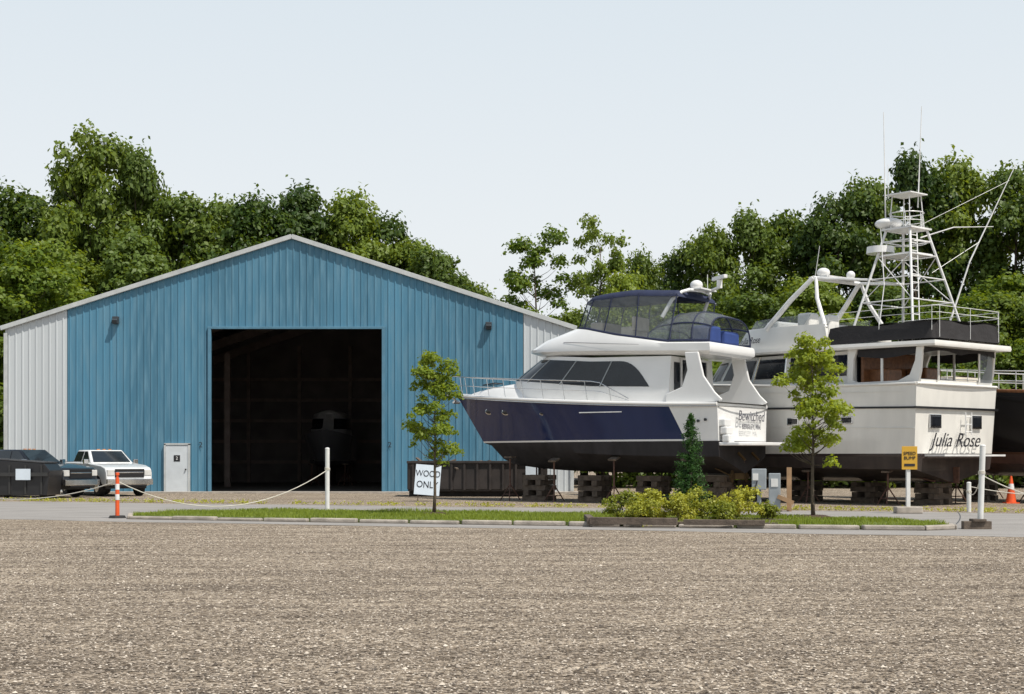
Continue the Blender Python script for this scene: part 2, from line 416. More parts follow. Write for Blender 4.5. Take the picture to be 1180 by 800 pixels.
me = mesh_fast('lawn_grass', V, nn, mats=[M['grassm']], leaf_m=0)
o = bpy.data.objects.new('lawn_grass', me); COL.objects.link(o)

# loose stones
nst = 80000
yy = 8.5+ (RNG.uniform(0, 1, nst)**1.3)*24; xx = RNG.uniform(-1, 1, nst)*(yy*.42+1.5)
keep = yy < 31.4-.35*xx; xx = xx[keep]; yy = yy[keep]; nst = len(xx)
sz = RNG.uniform(.006, .014, nst)*(1+.9*(RNG.uniform(size=nst) < .03))
octv = np.array([(1, 0, 0), (0, 1, 0), (-1, 0, 0), (0, -1, 0), (0, 0, .8), (0, 0, -.6)])
jit = 1+RNG.uniform(-.3, .3, (nst, 6, 1)); an = RNG.uniform(0, 6.28, nst); ca, sa = np.cos(an), np.sin(an)
ov = octv[None]*jit*sz[:, None, None]*np.array([1.2, .9, .8])
X = ov[..., 0]*ca[:, None]-ov[..., 1]*sa[:, None]+xx[:, None]; Y = ov[..., 0]*sa[:, None]+ov[..., 1]*ca[:, None]+yy[:, None]; Z = ov[..., 2]+sz[:, None]*.35
V = np.stack([X, Y, Z], -1).reshape(-1, 3)
fo = np.array([(0, 1, 4), (1, 2, 4), (2, 3, 4), (3, 0, 4)])
F = (fo[None]+np.arange(nst)[:, None, None]*6).reshape(-1, 3)
me = bpy.data.meshes.new('loose_gravel'); me.vertices.add(len(V)); me.vertices.foreach_set('co', V.astype(np.float32).ravel())
me.loops.add(F.size); me.loops.foreach_set('vertex_index', F.ravel().astype(np.int32)); me.polygons.add(len(F)); me.polygons.foreach_set('loop_start', (np.arange(len(F))*3).astype(np.int32)); me.update(calc_edges=True)
sm = bpy.data.materials.new('gravel_stones'); sm.use_nodes = True; N = sm.node_tree.nodes; L = sm.node_tree.links
ge = N.new('ShaderNodeNewGeometry'); rp = N.new('ShaderNodeValToRGB'); e = rp.color_ramp.elements; e[0].color = (.06, .048, .038, 1); e[1].color = (.62, .55, .46, 1); kk = e.new(.6); kk.color = (.30, .25, .20, 1)
L.new(ge.outputs['Random Per Island'], rp.inputs[0]); L.new(rp.outputs[0], N['Principled BSDF'].inputs['Base Color']); N['Principled BSDF'].inputs['Roughness'].default_value = .9
me.materials.append(sm); o = bpy.data.objects.new('loose_gravel', me); COL.objects.link(o)

# ------------------------------------------------------------------ warehouse
B = empty('blue_metal_warehouse', (0, 64, 0))
XL, XR, XP, ZE, ZP = -22.8, 2.73, -9.9, 7.42, 11.5
roof = lambda x: lerp(ZE, ZP, (x-XL)/(XP-XL)) if x < XP else lerp(ZP, ZE, (x-XP)/(XR-XP))
D0, D1, DT = -13.55, -5.82, 7.36
def clad(name, x0, x1, zb, m, y=0., sgn=-1, ztop=roof):
    mb = MB(); xs = [(x0, 0)]
    per = .305; k = math.floor(x0/per)
    x = k*per
    while x < x1:
        for dx, dy in ((0, 0), (.2, 0), (.222, 1), (.268, 1), (.29, 0)):
            if x0 < x+dx < x1: xs.append((x+dx, dy))
        x += per
    xs.append((x1, 0))
    mb.grid([[(a, y+sgn*.032*d, zb), (a, y+sgn*.032*d, ztop(a)-.02)] for a, d in xs]); return mb.obj(name, m, B, fixn=False)
clad('front_cladding_white', XL, -20.02, .05, M['wallw'])
clad('front_cladding_blue', -20.0, D0, .05, M['blue'])
clad('front_cladding_over_door', D0, D1, DT, M['blue'])
clad('front_cladding_blue', D1, .5, .05, M['blue'])
clad('front_cladding_white', .52, XR, .05, M['wallw'])
DEP = 26
w = MB()
for X_ in (XL+.02, XR-.02): w.grid([[(X_, y, 0), (X_, y, ZE)] for y in np.linspace(.03, DEP, 5)])
w.add([(XL, DEP, 0), (XR, DEP, 0), (XR, DEP, ZE), (XP, DEP, ZP), (XL, DEP, ZE)], [(0, 1, 2, 3, 4)])
w.obj('side_and_back_walls', M['wallw'], B, fixn=False)
r = MB()
for (xa, za, xb, zb) in ((XL-.15, ZE-.02, XP, ZP+.03), (XP, ZP+.03, XR+.15, ZE-.02)):
    P = []
    for y in np.arange(-.12, DEP+.1, .3):
        for dy, dz in ((0, 0), (.2, 0), (.23, .04), (.27, .04)):
            P.append([(xa, y+dy, za+dz+.03), (xb, y+dy, zb+dz+.03)])
    r.grid(P)
r.obj('roof', M['roofm'], B, fixn=False)
t = MB()
def beam(mb, p0, p1, wd, hd, mi=0):
    p0 = Vector(p0); p1 = Vector(p1); d = (p1-p0); l = d.length; ang = math.atan2(d.z, d.x)
    mb.box((p0+p1)/2, (l, wd, hd), mi, ry=-ang)
beam(t, (XL-.18, -.10, ZE-.03), (XP, -.10, ZP+.02), .14, .20); beam(t, (XP, -.10, ZP+.02), (XR+.18, -.10, ZE-.03), .14, .20)
for x in (XL+.03, XR-.03): t.box((x, -.06, ZE/2-.08), (.16, .06, ZE-.3))
t.obj('rake_trim', M['trim'], B, bevel=.01)
t = MB()
for x in (D0-.04, D1+.04): t.box((x, -.05, DT/2), (.14, .16, DT))
t.box(((D0+D1)/2, -.05, DT+.06), (D1-D0+.24, .16, .12))
t.obj('door_opening_frame', mat('blue_trim', (.08, .20, .29), .4), B, bevel=.01)
# interior
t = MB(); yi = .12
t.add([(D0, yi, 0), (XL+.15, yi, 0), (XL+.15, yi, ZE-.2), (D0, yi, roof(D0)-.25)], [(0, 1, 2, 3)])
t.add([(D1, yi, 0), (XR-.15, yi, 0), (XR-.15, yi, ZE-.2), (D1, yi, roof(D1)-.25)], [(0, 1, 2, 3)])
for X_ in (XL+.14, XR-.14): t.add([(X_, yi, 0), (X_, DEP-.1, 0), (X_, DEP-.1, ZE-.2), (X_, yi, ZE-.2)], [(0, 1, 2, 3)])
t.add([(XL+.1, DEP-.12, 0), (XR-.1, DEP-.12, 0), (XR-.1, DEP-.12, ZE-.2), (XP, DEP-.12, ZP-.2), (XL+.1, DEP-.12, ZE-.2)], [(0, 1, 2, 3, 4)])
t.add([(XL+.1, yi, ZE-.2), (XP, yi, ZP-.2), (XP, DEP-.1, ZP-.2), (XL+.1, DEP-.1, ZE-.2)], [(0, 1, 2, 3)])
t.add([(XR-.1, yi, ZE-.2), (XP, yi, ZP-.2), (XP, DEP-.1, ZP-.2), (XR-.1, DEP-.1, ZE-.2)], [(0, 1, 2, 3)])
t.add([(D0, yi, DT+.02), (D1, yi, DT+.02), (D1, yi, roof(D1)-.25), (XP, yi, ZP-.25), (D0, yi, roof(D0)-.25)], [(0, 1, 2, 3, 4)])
t.obj('interior_lining', M['liner'], B, fixn=False)  # dark inner sheets added over the white walls to keep the interior dim
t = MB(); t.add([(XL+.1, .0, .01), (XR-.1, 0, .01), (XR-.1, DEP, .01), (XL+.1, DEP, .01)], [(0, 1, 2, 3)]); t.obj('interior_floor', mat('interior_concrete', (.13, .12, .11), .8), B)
t = MB()
for y in (6.5, 13, 19.5, 25.6):
    beam(t, (XL+.5, y, ZE-.9), (XP, y, ZP-.8), .2, .5); beam(t, (XP, y, ZP-.8), (XR-.5, y, ZE-.9), .2, .5)
    for X_ in (XL+.4, XR-.4): t.box((X_, y, 3.4), (.5, .2, 6.8))
for z in (1.3, 2.6, 3.9, 5.2, 6.5): t.box(((XL+XR)/2, DEP-.3, z), (XR-XL-.6, .12, .2))
for x in np.arange(XL+3, XR, 3.2): t.box((x, DEP-.35, 4.3), (.22, .16, 8.6))
for x in (-15.4, -6.2): t.box((x, 13, 3.6), (.3, .3, 7.2))
for x in np.arange(-21, 2, 1.9): t.box((x, 13, roof(x)-.45), (.1, 25, .16))
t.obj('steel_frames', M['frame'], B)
dx0 = -15.6; t = MB(); t.box((dx0+.55, -.08, 1.08), (1.0, .08, 2.1), 0)
t.obj('entry_door', M['door'], B, bevel=.01)
t = MB()
for x in (dx0+.01, dx0+1.09): t.box((x, -.08, 1.1), (.08, .13, 2.2))
t.box((dx0+.55, -.08, 2.19), (1.16, .13, .08)); t.obj('entry_door_frame', M['trim'], B)
t = MB(); t.box((dx0+.55, -.126, 1.55), (.28, .012, .28)); t.sph((dx0+.95, -.16, 1.05), .04); t.obj('door_fittings', M['black'], B)
t = MB()
for x, z in ((-17.8, 7.75), (-1.05, 7.5)):
    t.box((x, -.12, z), (.28, .2, .34)); t.box((x, -.28, z-.05), (.24, .14, .18), rx=.5)
t.obj('wall_lamps', mat('lamp_housing', (.04, .05, .06), .4), B, bevel=.02)
text('bay_number', '2', .35, M['txt'], B, (-14.0, -.06, 2.15), (R_(90), 0, 0)); text('bay_number', '2', .35, M['txt'], B, (-5.5, -.06, 2.15), (R_(90), 0, 0))
text('bay_number', '2', .2, M['refl'], B, (dx0+.55, -.136, 1.55), (R_(90), 0, 0))
t = MB(); t.slab([(XL-.5, -1.2), (XR+.5, -1.2), (XR+.5, .0), (XL-.5, .0)], 0, .06); t.obj('concrete_apron', M['conc'], B)

# ------------------------------------------------------------------ boats
def hull(name, par, L, Lw, Lk, Bs, Bw, zk, zc, zw, sheer, m, ns=72, k0=.35, rake=0., pf=1.25, stripe=.07, camber=.12):
    ys = lambda s: Bs*(1-.035*max(0, (.3-s)/.3)**2)*(1-max(0, (s-k0)/(1-k0))**2.5)
    yw = lambda s: Bw*(1-max(0, (s-.25)/.75)**1.8)
    rows = []
    nk = 9
    def stern(x, y, z): return x - rake*(z-zw)*(1-min(1, x/2.))-camber*(1-(y/Bs)**2)*max(0, 1-x/1.0)
    for r in range(4+nk+1):
        row = []
        for i in range(ns+1):
            s = i/ns; s = 1-(1-s)**1.25
            if r == 0: x, y, z = s*Lk, 0.001, zk+.5*(zc-zk)*s**5
            elif r == 1: x, y, z = s*lerp(Lk, Lw, .35), yw(s)*.5, lerp(zk, zc, .5)+.35*(zc-zk)*s**4
            elif r == 2: x, y, z = s*lerp(Lk, Lw, .75), yw(s)*.97, zc+(zw-zc-.1)*s**2
            elif r == 3: x, y, z = s*Lw, yw(s), zw
            elif r == 4: x, y, z = s*lerp(Lw, L, .04), lerp(yw(s), ys(s), .04), zw+stripe
            else:
                q = (r-4)/nk; z = lerp(zw+stripe, sheer(s), q); x = s*lerp(Lw, L, .04+.96*q); y = lerp(yw(s), ys(s), .04+.96*q**pf)
            row.append((stern(x, y, z), y, z))
        rows.append(row)
    rows = np.array(rows)
    ring = np.concatenate([rows[::-1]*np.array([1, -1, 1]), rows], 0)     # starboard sheer .. keel .. port sheer
    mb = MB(); mb.grid(ring)
    n2 = len(rows)
    for a in range(n2-1):
        mb.add([rows[a, 0], rows[a+1, 0], rows[a+1, 0]*[1, -1, 1], rows[a, 0]*[1, -1, 1]], [(0, 1, 2, 3)])
    o = mb.obj(name, m, par, smooth=50)
    return ys, yw, rows

def hullmat(name, top, bottom, zw, stripe, stripecol, other=None, xb=0., sl=0., zb2=None, spec=.5, coat=.3, rough=.16):
    m = bpy.data.materials.new(name); m.use_nodes = True; N = m.node_tree.nodes; L = m.node_tree.links; b = N['Principled BSDF']
    tc = N.new('ShaderNodeTexCoord'); sx = N.new('ShaderNodeSeparateXYZ'); L.new(tc.outputs['Object'], sx.inputs[0])
    nz = N.new('ShaderNodeTexNoise'); nz.inputs['Scale'].default_value = 2.2; nz.inputs['Detail'].default_value = 6
    mp = N.new('ShaderNodeMapping'); mp.inputs['Scale'].default_value = (1, 1, .3); L.new(tc.outputs['Object'], mp.inputs[0]); L.new(mp.outputs[0], nz.inputs['Vector'])
    def col(c, v=.15):
        r = N.new('ShaderNodeValToRGB'); r.color_ramp.elements[0].position = .3; r.color_ramp.elements[1].position = .7
        r.color_ramp.elements[0].color = tuple(x*(1-v) for x in c)+(1,); r.color_ramp.elements[1].color = tuple(min(1, x*(1+v)) for x in c)+(1,)
        L.new(nz.outputs[0], r.inputs[0]); return r.outputs[0]
    def gt(sock, val):
        k = N.new('ShaderNodeMath'); k.operation = 'GREATER_THAN'; L.new(sock, k.inputs[0]); k.inputs[1].default_value = val; return k.outputs[0]
    def mix(f, a, c):
        k = N.new('ShaderNodeMix'); k.data_type = 'RGBA'; L.new(f, k.inputs[0]); L.new(a, k.inputs[6]); L.new(c, k.inputs[7]); return k.outputs[2]
    c = mix(gt(sx.outputs[2], zw), col(bottom, .45), col(stripecol, .03))
    tp = col(top, .06)
    if other is not None:
        ma = N.new('ShaderNodeMath'); ma.operation = 'MULTIPLY_ADD'; L.new(sx.outputs[2], ma.inputs[0]); ma.inputs[1].default_value = sl; L.new(sx.outputs[0], ma.inputs[2])
        tp = mix(gt(ma.outputs[0], xb), col(other, .03), tp)
    c = mix(gt(sx.outputs[2], zw+stripe), c, tp)
    L.new(c, b.inputs['Base Color'])
    rr = N.new('ShaderNodeMapRange'); L.new(gt(sx.outputs[2], zw), rr.inputs[0]); rr.inputs[3].default_value = .75; rr.inputs[4].default_value = rough
    L.new(rr.outputs[0], b.inputs['Roughness']); b.inputs['Coat Weight'].default_value = coat
    b.inputs['Coat Roughness'].default_value = .08; b.inputs['Specular IOR Level'].default_value = spec
    return m

def deck(name, par, rows, x0, m, drop=0., camber=.06, inset=0.):
    top = rows[-1]; P = []
    for p in top:
        if p[0] < x0: continue
        P.append([(p[0], (p[1]-inset)*q, p[2]-drop+camber*(1-q*q)) for q in np.linspace(1, -1, 9)])
    mb = MB(); mb.grid(P); mb.obj(name, m, par, smooth=40, fixn=False)

def full(lv):   # mirrored plan
    lv = np.array(lv); return np.vstack([lv, (lv*[1, -1, 1])[::-1]])
def shell(name, par, levels, m, cap_top=None, cap_bot=False, aft=True, smooth=35, camber=0., mats=None):
    mb = MB(); FL = [full(l) for l in levels]; mb.grid(np.array(FL))
    if aft:
        for a, b in zip(levels[:-1], levels[1:]):
            a0, b0 = np.array(a[0]), np.array(b[0]); mb.add([a0, b0, b0*[1, -1, 1], a0*[1, -1, 1]], [(0, 1, 2, 3)])
    for flag, lv, cm in ((cap_top, levels[-1], camber), (cap_bot, levels[0], 0)):
        if flag:
            lv = np.array(lv); P = []
            for p in lv: P.append([(p[0], p[1]*q, p[2]+cm*(1-q*q)*min(1, p[1]/.5)) for q in np.linspace(1, -1, 9)])
            mb.grid(P)
    return mb.obj(name, mats or m, par, smooth=smooth)

def panel(mb, A, Bv, x0, x1, vlo, vhi, off=.012, n=24, sides=(1, -1), mi=0):
    A = np.array(A); Bv = np.array(Bv); ia = np.arange(len(A))
    i0 = np.interp(x0, A[:, 0], ia); i1 = np.interp(x1, A[:, 0], ia)
    cols = []
    for f in np.linspace(i0, i1, n):
        pa = np.array([np.interp(f, ia, A[:, k]) for k in range(3)]); pb = np.array([np.interp(f, ia, Bv[:, k]) for k in range(3)])
        pa1 = np.array([np.interp(min(f+.5, len(A)-1), ia, A[:, k]) for k in range(3)]); pa0 = np.array([np.interp(max(f-.5, 0), ia, A[:, k]) for k in range(3)])
        tg = pa1-pa0
        nr = np.array([-tg[1], tg[0], 0]); nr /= (np.linalg.norm(nr)+1e-9)
        if nr[1] < 0 or (abs(nr[1]) < .05 and nr[0] < 0): nr = -nr
        lo = vlo(pa[0]) if callable(vlo) else vlo; hi = vhi(pa[0]) if callable(vhi) else vhi
        cols.append([lerp(pa, pb, v)+nr*off+np.array([0, 0, off*.3]) for v in np.linspace(lo, max(hi, lo+.001), 4)])
    cols = np.array(cols)
    for s in sides: mb.grid(cols*[1, s, 1], mi)
    return cols

def jack_stand(mb, x, y, z, lean=0.):
    for a in (0, 2.1, 4.2):
        mb.cyl((x+.42*math.cos(a), y+.42*math.sin(a), .02), (x, y, .62), .022, mi=0, n=6)
    mb.cyl((x, y, .5), (x, y, z-.05), .03, mi=0, n=8); mb.box((x, y, z), (.32, .32, .06), 1, rx=lean)
    pts = [(x+.28*math.cos(a), y+.28*math.sin(a), .23) for a in (0, 2.1, 4.2)]
    for i in range(3): mb.cyl(pts[i], pts[(i+1) % 3], .014, n=5)
def crib(mb, x, y, ztop, rz=0.):
    z = 0.; k = 0
    while z < ztop-.09:
        hgt = min(.19, ztop-z)
        for s in (-.28, .28):
            if k % 2: mb.box((x+s, y, z+hgt/2), (.22, 1.0, hgt-.008), rz=rz+random.uniform(-.05, .05))
            else: mb.box((x, y+s, z+hgt/2), (1.0, .22, hgt-.008), rz=rz+random.uniform(-.05, .05))
        z += hgt; k += 1

# ---- boat A : navy flybridge cruiser
th = R_(34)
A1 = empty('navy_motor_yacht', (7.81, 48.2, 0), math.pi-th)
sheerA = lambda s: 3.38+.62*s**1.6
HA = hullmat('navy_hull_paint', (.012, .022, .080), (.022, .020, .022), 2.14, .06, (.72, .72, .72), other=(.75, .75, .74), xb=.1, sl=-.5, spec=.4, coat=.0, rough=.08)
ysA, ywA, rA = hull('hull', A1, 12.0, 10.7, 9.3, 2.05, 1.9, 1.05, 1.62, 2.14, sheerA, HA)
deck('foredeck', A1, rA, 1.9, M['gel'], drop=-.004)
mb = MB()
for s in (1, -1):
    mb.tube([(p[0], p[1]*s+.01*s, p[2]-.02) for p in rA[-1]], .06, n=8)
mb.obj('rub_rail', M['gel'], A1, smooth=40)
mb = MB()
for s in (1, -1): mb.tube([(p[0]+.02, p[1]*s+.03*s, p[2]-.10) for p in rA[-1]], .018, n=6)
mb.tube([(p[0]-.015, p[1], p[2]) for p in [rA[-1][0]*[1, q, 1]-np.array([.12*(1-q*q), 0, .1]) for q in np.linspace(1, -1, 9)]], .018)
mb.obj('rub_strip', M['steel'], A1, smooth=40)
# cockpit
mb = MB()
P = [[(x, 1.82*q, 2.75) for q in (1, -1)] for x in (.15, 1.9)]; mb.grid(P)
for s in (1, -1): mb.grid([[(x, 1.78*s, 2.75), (x, 1.78*s, 3.42)] for x in (.12, 2.0)]); mb.grid([[(x, 1.78*s, 3.42), (x, 2.03*s, 3.42)] for x in (.0, 2.0)])
mb.grid([[(.15, y, 2.75), (.15, y, 3.42)] for y in (-1.8, 1.8)]); mb.grid([[(.15, y, 3.42), (-.1, y, 3.42)] for y in (-1.95, 1.95)])
mb.obj('cockpit', M['gel'], A1, fixn=False)
P = []
for x in np.linspace(3.0, 11.35, 40):
    wv = max(.05, float(np.interp(x, rA[-1][:, 0], rA[-1][:, 1]))-.42); zd = float(np.interp(x, rA[-1][:, 0], rA[-1][:, 2]))
    hh = .60*min(1, max(0, (11.4-x)/2.6))**.7
    P.append([(x, wv*q, zd-.05+(hh+.05)*(1-abs(q)**4)) for q in np.linspace(1, -1, 21)])
mb = MB(); mb.grid(P); mb.obj('trunk_cabin', M['gel'], A1, smooth=50, fixn=False)
mb = MB(); mb.box((10.3, 0, 4.36), (.55, .55, .05), ry=.12); mb.obj('deck_hatch', M['glass'], A1, bevel=.02)
def plan(pts, zf, n=64):
    c = catmull(pts, n); return np.array([(p[0], max(0, p[1]), zf(p[0])) for p in c])
pA = [(1.9, 1.70), (4.0, 1.70), (6.0, 1.62), (7.6, 1.35), (8.6, .85), (9.0, .35), (9.08, 0)]
pC = [(1.9, 1.55), (3.6, 1.55), (5.3, 1.50), (6.6, 1.25), (7.3, .8), (7.65, .35), (7.7, 0)]
l0 = plan(pA, lambda x: 3.35); l1 = plan(pA, lambda x: float(np.interp(x, [2, 5, 9], [3.95, 4.05, 4.42]))); l2 = plan(pC, lambda x: float(np.interp(x, [2, 5, 7.7], [5.02, 5.08, 5.28])))
shell('salon', A1, [l0, l1, l2], M['gel'], cap_top=True)
mb = MB()
vtop = lambda x: .86*(1-max(0, min(1, (4.3-x)/1.65))**2.2)
panel(mb, l1, l2, 2.65, 9.079, .02, vtop, n=60); mb.obj('salon_windows', M['glass'], A1, smooth=40)
mb = MB()
for x in (4.6, 6.3, 7.9, 8.95):
    for s in (1, -1):
        i = np.interp(x, l1[:, 0], np.arange(64)); a = np.array([np.interp(i, np.arange(64), l1[:, k]) for k in range(3)]); b = np.array([np.interp(i, np.arange(64), l2[:, k]) for k in range(3)])
        a, b = lerp(a, b, 0.), lerp(a, b, .87); mb.tube([a*[1, s, 1]+np.array([.01, .02*s, 0]), b*[1, s, 1]+np.array([.01, .02*s, 0])], .022)
mb.obj('window_mullions', M['grey'], A1)
mb = MB(); mb.box((1.885, -.1, 3.95), (.02, 2.0, 2.0)); mb.box((1.885, 1.15, 4.35), (.02, .4, .95)); mb.obj('salon_door_glass', M['glass'], A1)
mb = MB()
for y in (-1.1, -.1, .88): mb.box((1.86, y, 3.95), (.05, .06, 2.05))
mb.box((1.86, -.1, 4.96), (.05, 2.1, .06)); mb.obj('salon_door_frame', M['alu'], A1)
mb = MB()
for s in (1, -1):
    y = 1.80*s
    poly = [(1.95, 3.4), (.1, 3.4), (-.12, 3.5), (.15, 3.75), (.55, 4.3), (.75, 5.1), (1.25, 5.1), (1.15, 4.5), (1.35, 3.95), (1.95, 3.72)]
    mb.prism(poly, y-.05, y+.05)
mb.obj('cockpit_wings', M['gel'], A1, bevel=.03)
# flybridge
zt = lambda x: float(np.interp(x, [.5, 2.0, 4.0, 5.3, 6.3], [5.42, 5.48, 5.80, 6.08, 6.22]))
pF0 = [(.45, 1.6), (3, 1.62), (5.2, 1.55), (6.8, 1.2), (7.6, .7), (7.9, .3), (7.95, 0)]
pF1 = [(.35, 1.78), (3, 1.80), (5.4, 1.70), (7.1, 1.30), (7.95, .8), (8.3, .35), (8.35, 0)]
pF2 = [(.40, 1.72), (3, 1.70), (4.6, 1.60), (5.6, 1.28), (6.1, .8), (6.28, .35), (6.32, 0)]
pF3 = [(.50, 1.60), (3, 1.58), (4.5, 1.48), (5.45, 1.18), (5.9, .7), (6.08, .3), (6.12, 0)]
zl = lambda x: float(np.interp(x, [.4, 8.35], [5.03, 5.32]))
f0 = plan(pF0, lambda x: zl(x)-.02); f1 = plan(pF1, lambda x: zl(x)+.10); f2 = plan(pF2, zt); f3 = plan(pF3, zt); f4 = plan(pF3, lambda x: 5.36)
f1b = plan(pF1, lambda x: zl(x)+.2); fm = lerp(f1b, f2, .35)+np.array([.0, .02, .08])
shell('flybridge', A1, [f0, f1, f1b, fm, f2, f3, f4], M['gel'], cap_top=True, cap_bot=True, smooth=45)
mb = MB(); panel(mb, f1b, f2, 3.0, 6.6, .30, .33, off=.05, n=30); mb.obj('flybridge_stripe', M['txtg'], A1)
mb = MB(); mb.box((3.9, .5, 5.75), (.5, 1.1, .8)); mb.box((3.65, .5, 6.25), (.14, 1.1, .5)); mb.box((5.1, .4, 5.9), (.5, 1.4, .9)); mb.box((1.2, -.6, 5.6), (.7, 1.8, .5)); mb.obj('flybridge_seats', M['cream'], A1, bevel=.06)
mb = MB(); mb.box((.9, .9, 5.72), (.7, .9, .6)); mb.box((.95, -.6, 5.68), (.6, 1.2, .5)); mb.obj('seat_covers', M['bluev'], A1, bevel=.1)
# forward canvas enclosure
pT = [(1.7, 1.42), (3, 1.42), (4.3, 1.36), (5.2, 1.08), (5.7, .62), (5.86, .3), (5.9, 0)]
pE = [(1.9, 1.66), (3, 1.66), (4.55, 1.55), (5.52, 1.23), (6.0, .76), (6.2, .33), (6.23, 0)]
e0 = plan(pE, lambda x: zt(x)+.01); e1 = plan(pT, lambda x: float(np.interp(x, [1.7, 3.5, 5.9], [7.12, 7.25, 7.15])))
shell('enclosure_windows', A1, [e0, e1], M['vin'], aft=False, smooth=60)
e2 = e1+np.array([0, 0, .13]); e2[:, 1] *= .86; e2[:, 0] = 3.8+(e2[:, 0]-3.8)*.95
e1o = e1.copy(); e1o[:, 2] -= .09; e1o[:, 1] += .02
shell('bimini_top', A1, [e1o, e1+np.array([.02, .0, 0]), e2], M['navyc'], cap_top=True, camber=.08, smooth=60)
mb = MB()
def strap(mb, a, b, x, w=.03, sides=(1, -1), off=.015):
    ia = np.arange(len(a)); i = np.interp(x, a[:, 0], ia)
    pa = np.array([np.interp(i, ia, a[:, k]) for k in range(3)]); pb = np.array([np.interp(i, ia, b[:, k]) for k in range(3)])
    for s in sides: mb.tube([pa*[1, s, 1]+np.array([off, off*s, 0]), pb*[1, s, 1]+np.array([off, off*s, 0])], w, n=6)
for x in (1.92, 3.2, 4.5, 5.5, 6.12): strap(mb, e0, e1, x, w=.022)
F = full(e0+np.array([0, .0, .03])); mb.tube(F, .04, n=6)
mb.obj('enclosure_straps', M['navyc'], A1)
# aft enclosure (arched)
mb = MB(); ms = MB()
def arc_pt(x, v, s):
    hgt = 1.12*(max(0, 1-((x-1.35)/1.5)**2))**.45
    a = v*math.pi/2
    return (x, s*1.62*math.cos(a)**.55 if v < 1 else 0, zt(x)+hgt*math.sin(a)**.8)
X_s = np.linspace(.45, 2.8, 16)
G = [[arc_pt(x, v, 1) for v in np.linspace(0, 1, 9)]+[arc_pt(x, v, -1) for v in np.linspace(1, 0, 9)[1:]] for x in X_s]
mb.grid(G); mb.obj('aft_enclosure_windows', M['vin2'], A1, smooth=60, fixn=False)
for x in (.45, 1.1, 1.9, 2.75): ms.tube([arc_pt(x, v, 1) for v in np.linspace(0, 1, 9)]+[arc_pt(x, v, -1) for v in np.linspace(1, 0, 9)[1:]], .026)
for s in (1, -1):
    ms.tube([arc_pt(x, .35, s) for x in X_s], .03); ms.tube([arc_pt(x, 0.02, s) for x in X_s], .04)
ms.obj('aft_enclosure_straps', M['navyc'], A1)
# radar mast
mb = MB()
for s in (1, -1):
    mb.tube([(2.3, 1.45*s, 6.35), (2.0, 1.30*s, 6.95), (1.75, 1.05*s, 7.22), (1.6, .8*s, 7.30)], [.07, .065, .06, .06], n=10)
mb.tube([(1.6, .8, 7.30), (1.55, 0, 7.34), (1.6, -.8, 7.30)], .06, n=10)
mb.box((1.5, 0, 7.36), (.5, 1.2, .06))
mb.sph((1.55, .35, 7.5), .22, (1, 1, .8)); mb.cyl((.95, -.2, 7.40), (.95, -.2, 7.70), .10); mb.box((.95, -.2, 7.77), (.14, .95, .12), rz=.9); mb.cyl((1.5, -.3, 7.3), (.95, -.2, 7.45), .05)
mb.cyl((1.7, -.8, 7.3), (1.7, -.8, 8.0), .012); mb.obj('radar_mast', M['gel'], A1, smooth=40, bevel=.01)
# bow rail
mb = MB(); top = rA[-1]
def railpt(x, s, h, ins=.10):
    y = max(0, float(np.interp(x, top[:, 0], top[:, 1]))-ins); z = float(np.interp(x, top[:, 0], top[:, 2])); return (x+h*.18, y*s, z+h)
for h in (.72, .38):
    pp = [railpt(x, 1, h*min(1, (x-3.2)/1.4+.12)) for x in np.linspace(3.3, 11.9, 26)]+[(12.25, 0, sheerA(1)+h)]+[railpt(x, -1, h*min(1, (x-3.2)/1.4+.12)) for x in np.linspace(11.9, 3.3, 26)]
    mb.tube(pp, .018 if h > .5 else .011)
for x in np.arange(4.0, 12, .95):
    for s in (1, -1): mb.tube([railpt(x, s, 0), railpt(x, s, .72*min(1, (x-3.2)/1.4+.12))], .014)
mb.obj('bow_rail', M['steel'], A1, smooth=60)
mb = MB(); mb.box((12.05, 0, 4.0), (.7, .34, .07)); mb.cyl((12.3, 0, 3.95), (11.9, 0, 3.7), .035); mb.box((12.0, 0, 3.72), (.12, .4, .08), ry=.6); mb.obj('anchor_roller', M['steel'], A1, bevel=.01)
mb = MB(); pl = [(0, 1.85), (-.7, 1.78), (-1.0, 1.45), (-1.1, .8), (-1.12, 0)]
pl = pl+[(x, -y) for x, y in pl[::-1][1:]]; mb.slab(pl[::-1], 1.98, 2.1); mb.obj('swim_platform', M['gel'], A1, bevel=.03)
mb = MB()
for i in range(3): mb.box((-.10-.07*(2-i), 1.60, 2.22+.26*i), (.26, .48, .26))
mb.obj('transom_steps', M['gel'], A1, bevel=.05)
mb = MB()
for i in range(3):
    x = .42+i*.26; mb.cyl((x, ysA(x/12)+.0, 2.84-.04*i), (x, ysA(x/12)-.04, 2.84-.04*i), .05, n=12)
for x in (8.9, 9.9, 7.0):
    y = float(np.interp(x, rA[-4][:, 0], rA[-4][:, 1])); z = float(np.interp(x, rA[-4][:, 0], rA[-4][:, 2])); mb.sph((x, y-.02, z), .16 if x > 8 else .10, (1, .25, .62))
mb.obj('portholes', M['glass'], A1, smooth=50)
mb = MB()
for x in (8.9, 9.9, 7.0):
    y = float(np.interp(x, rA[-4][:, 0], rA[-4][:, 1])); z = float(np.interp(x, rA[-4][:, 0], rA[-4][:, 2])); mb.sph((x, y-.035, z), .2 if x > 8 else .13, (1, .2, .66))
mb.box((4.4, ysA(.36)-.05, 3.15), (1.7, .03, .035))
mb.obj('porthole_rims', M['steel'], A1, smooth=50)
rT = (R_(90), 0, R_(-90))
text('boat_name', 'Bewitched', .50, M['txtg'], A1, (-.15, -.40, 2.98), rT, shear=.2)
text('home_port', 'BERKLEY, MA.', .25, M['txtg'], A1, (-.15, -.40, 2.62), rT)
mb = MB()
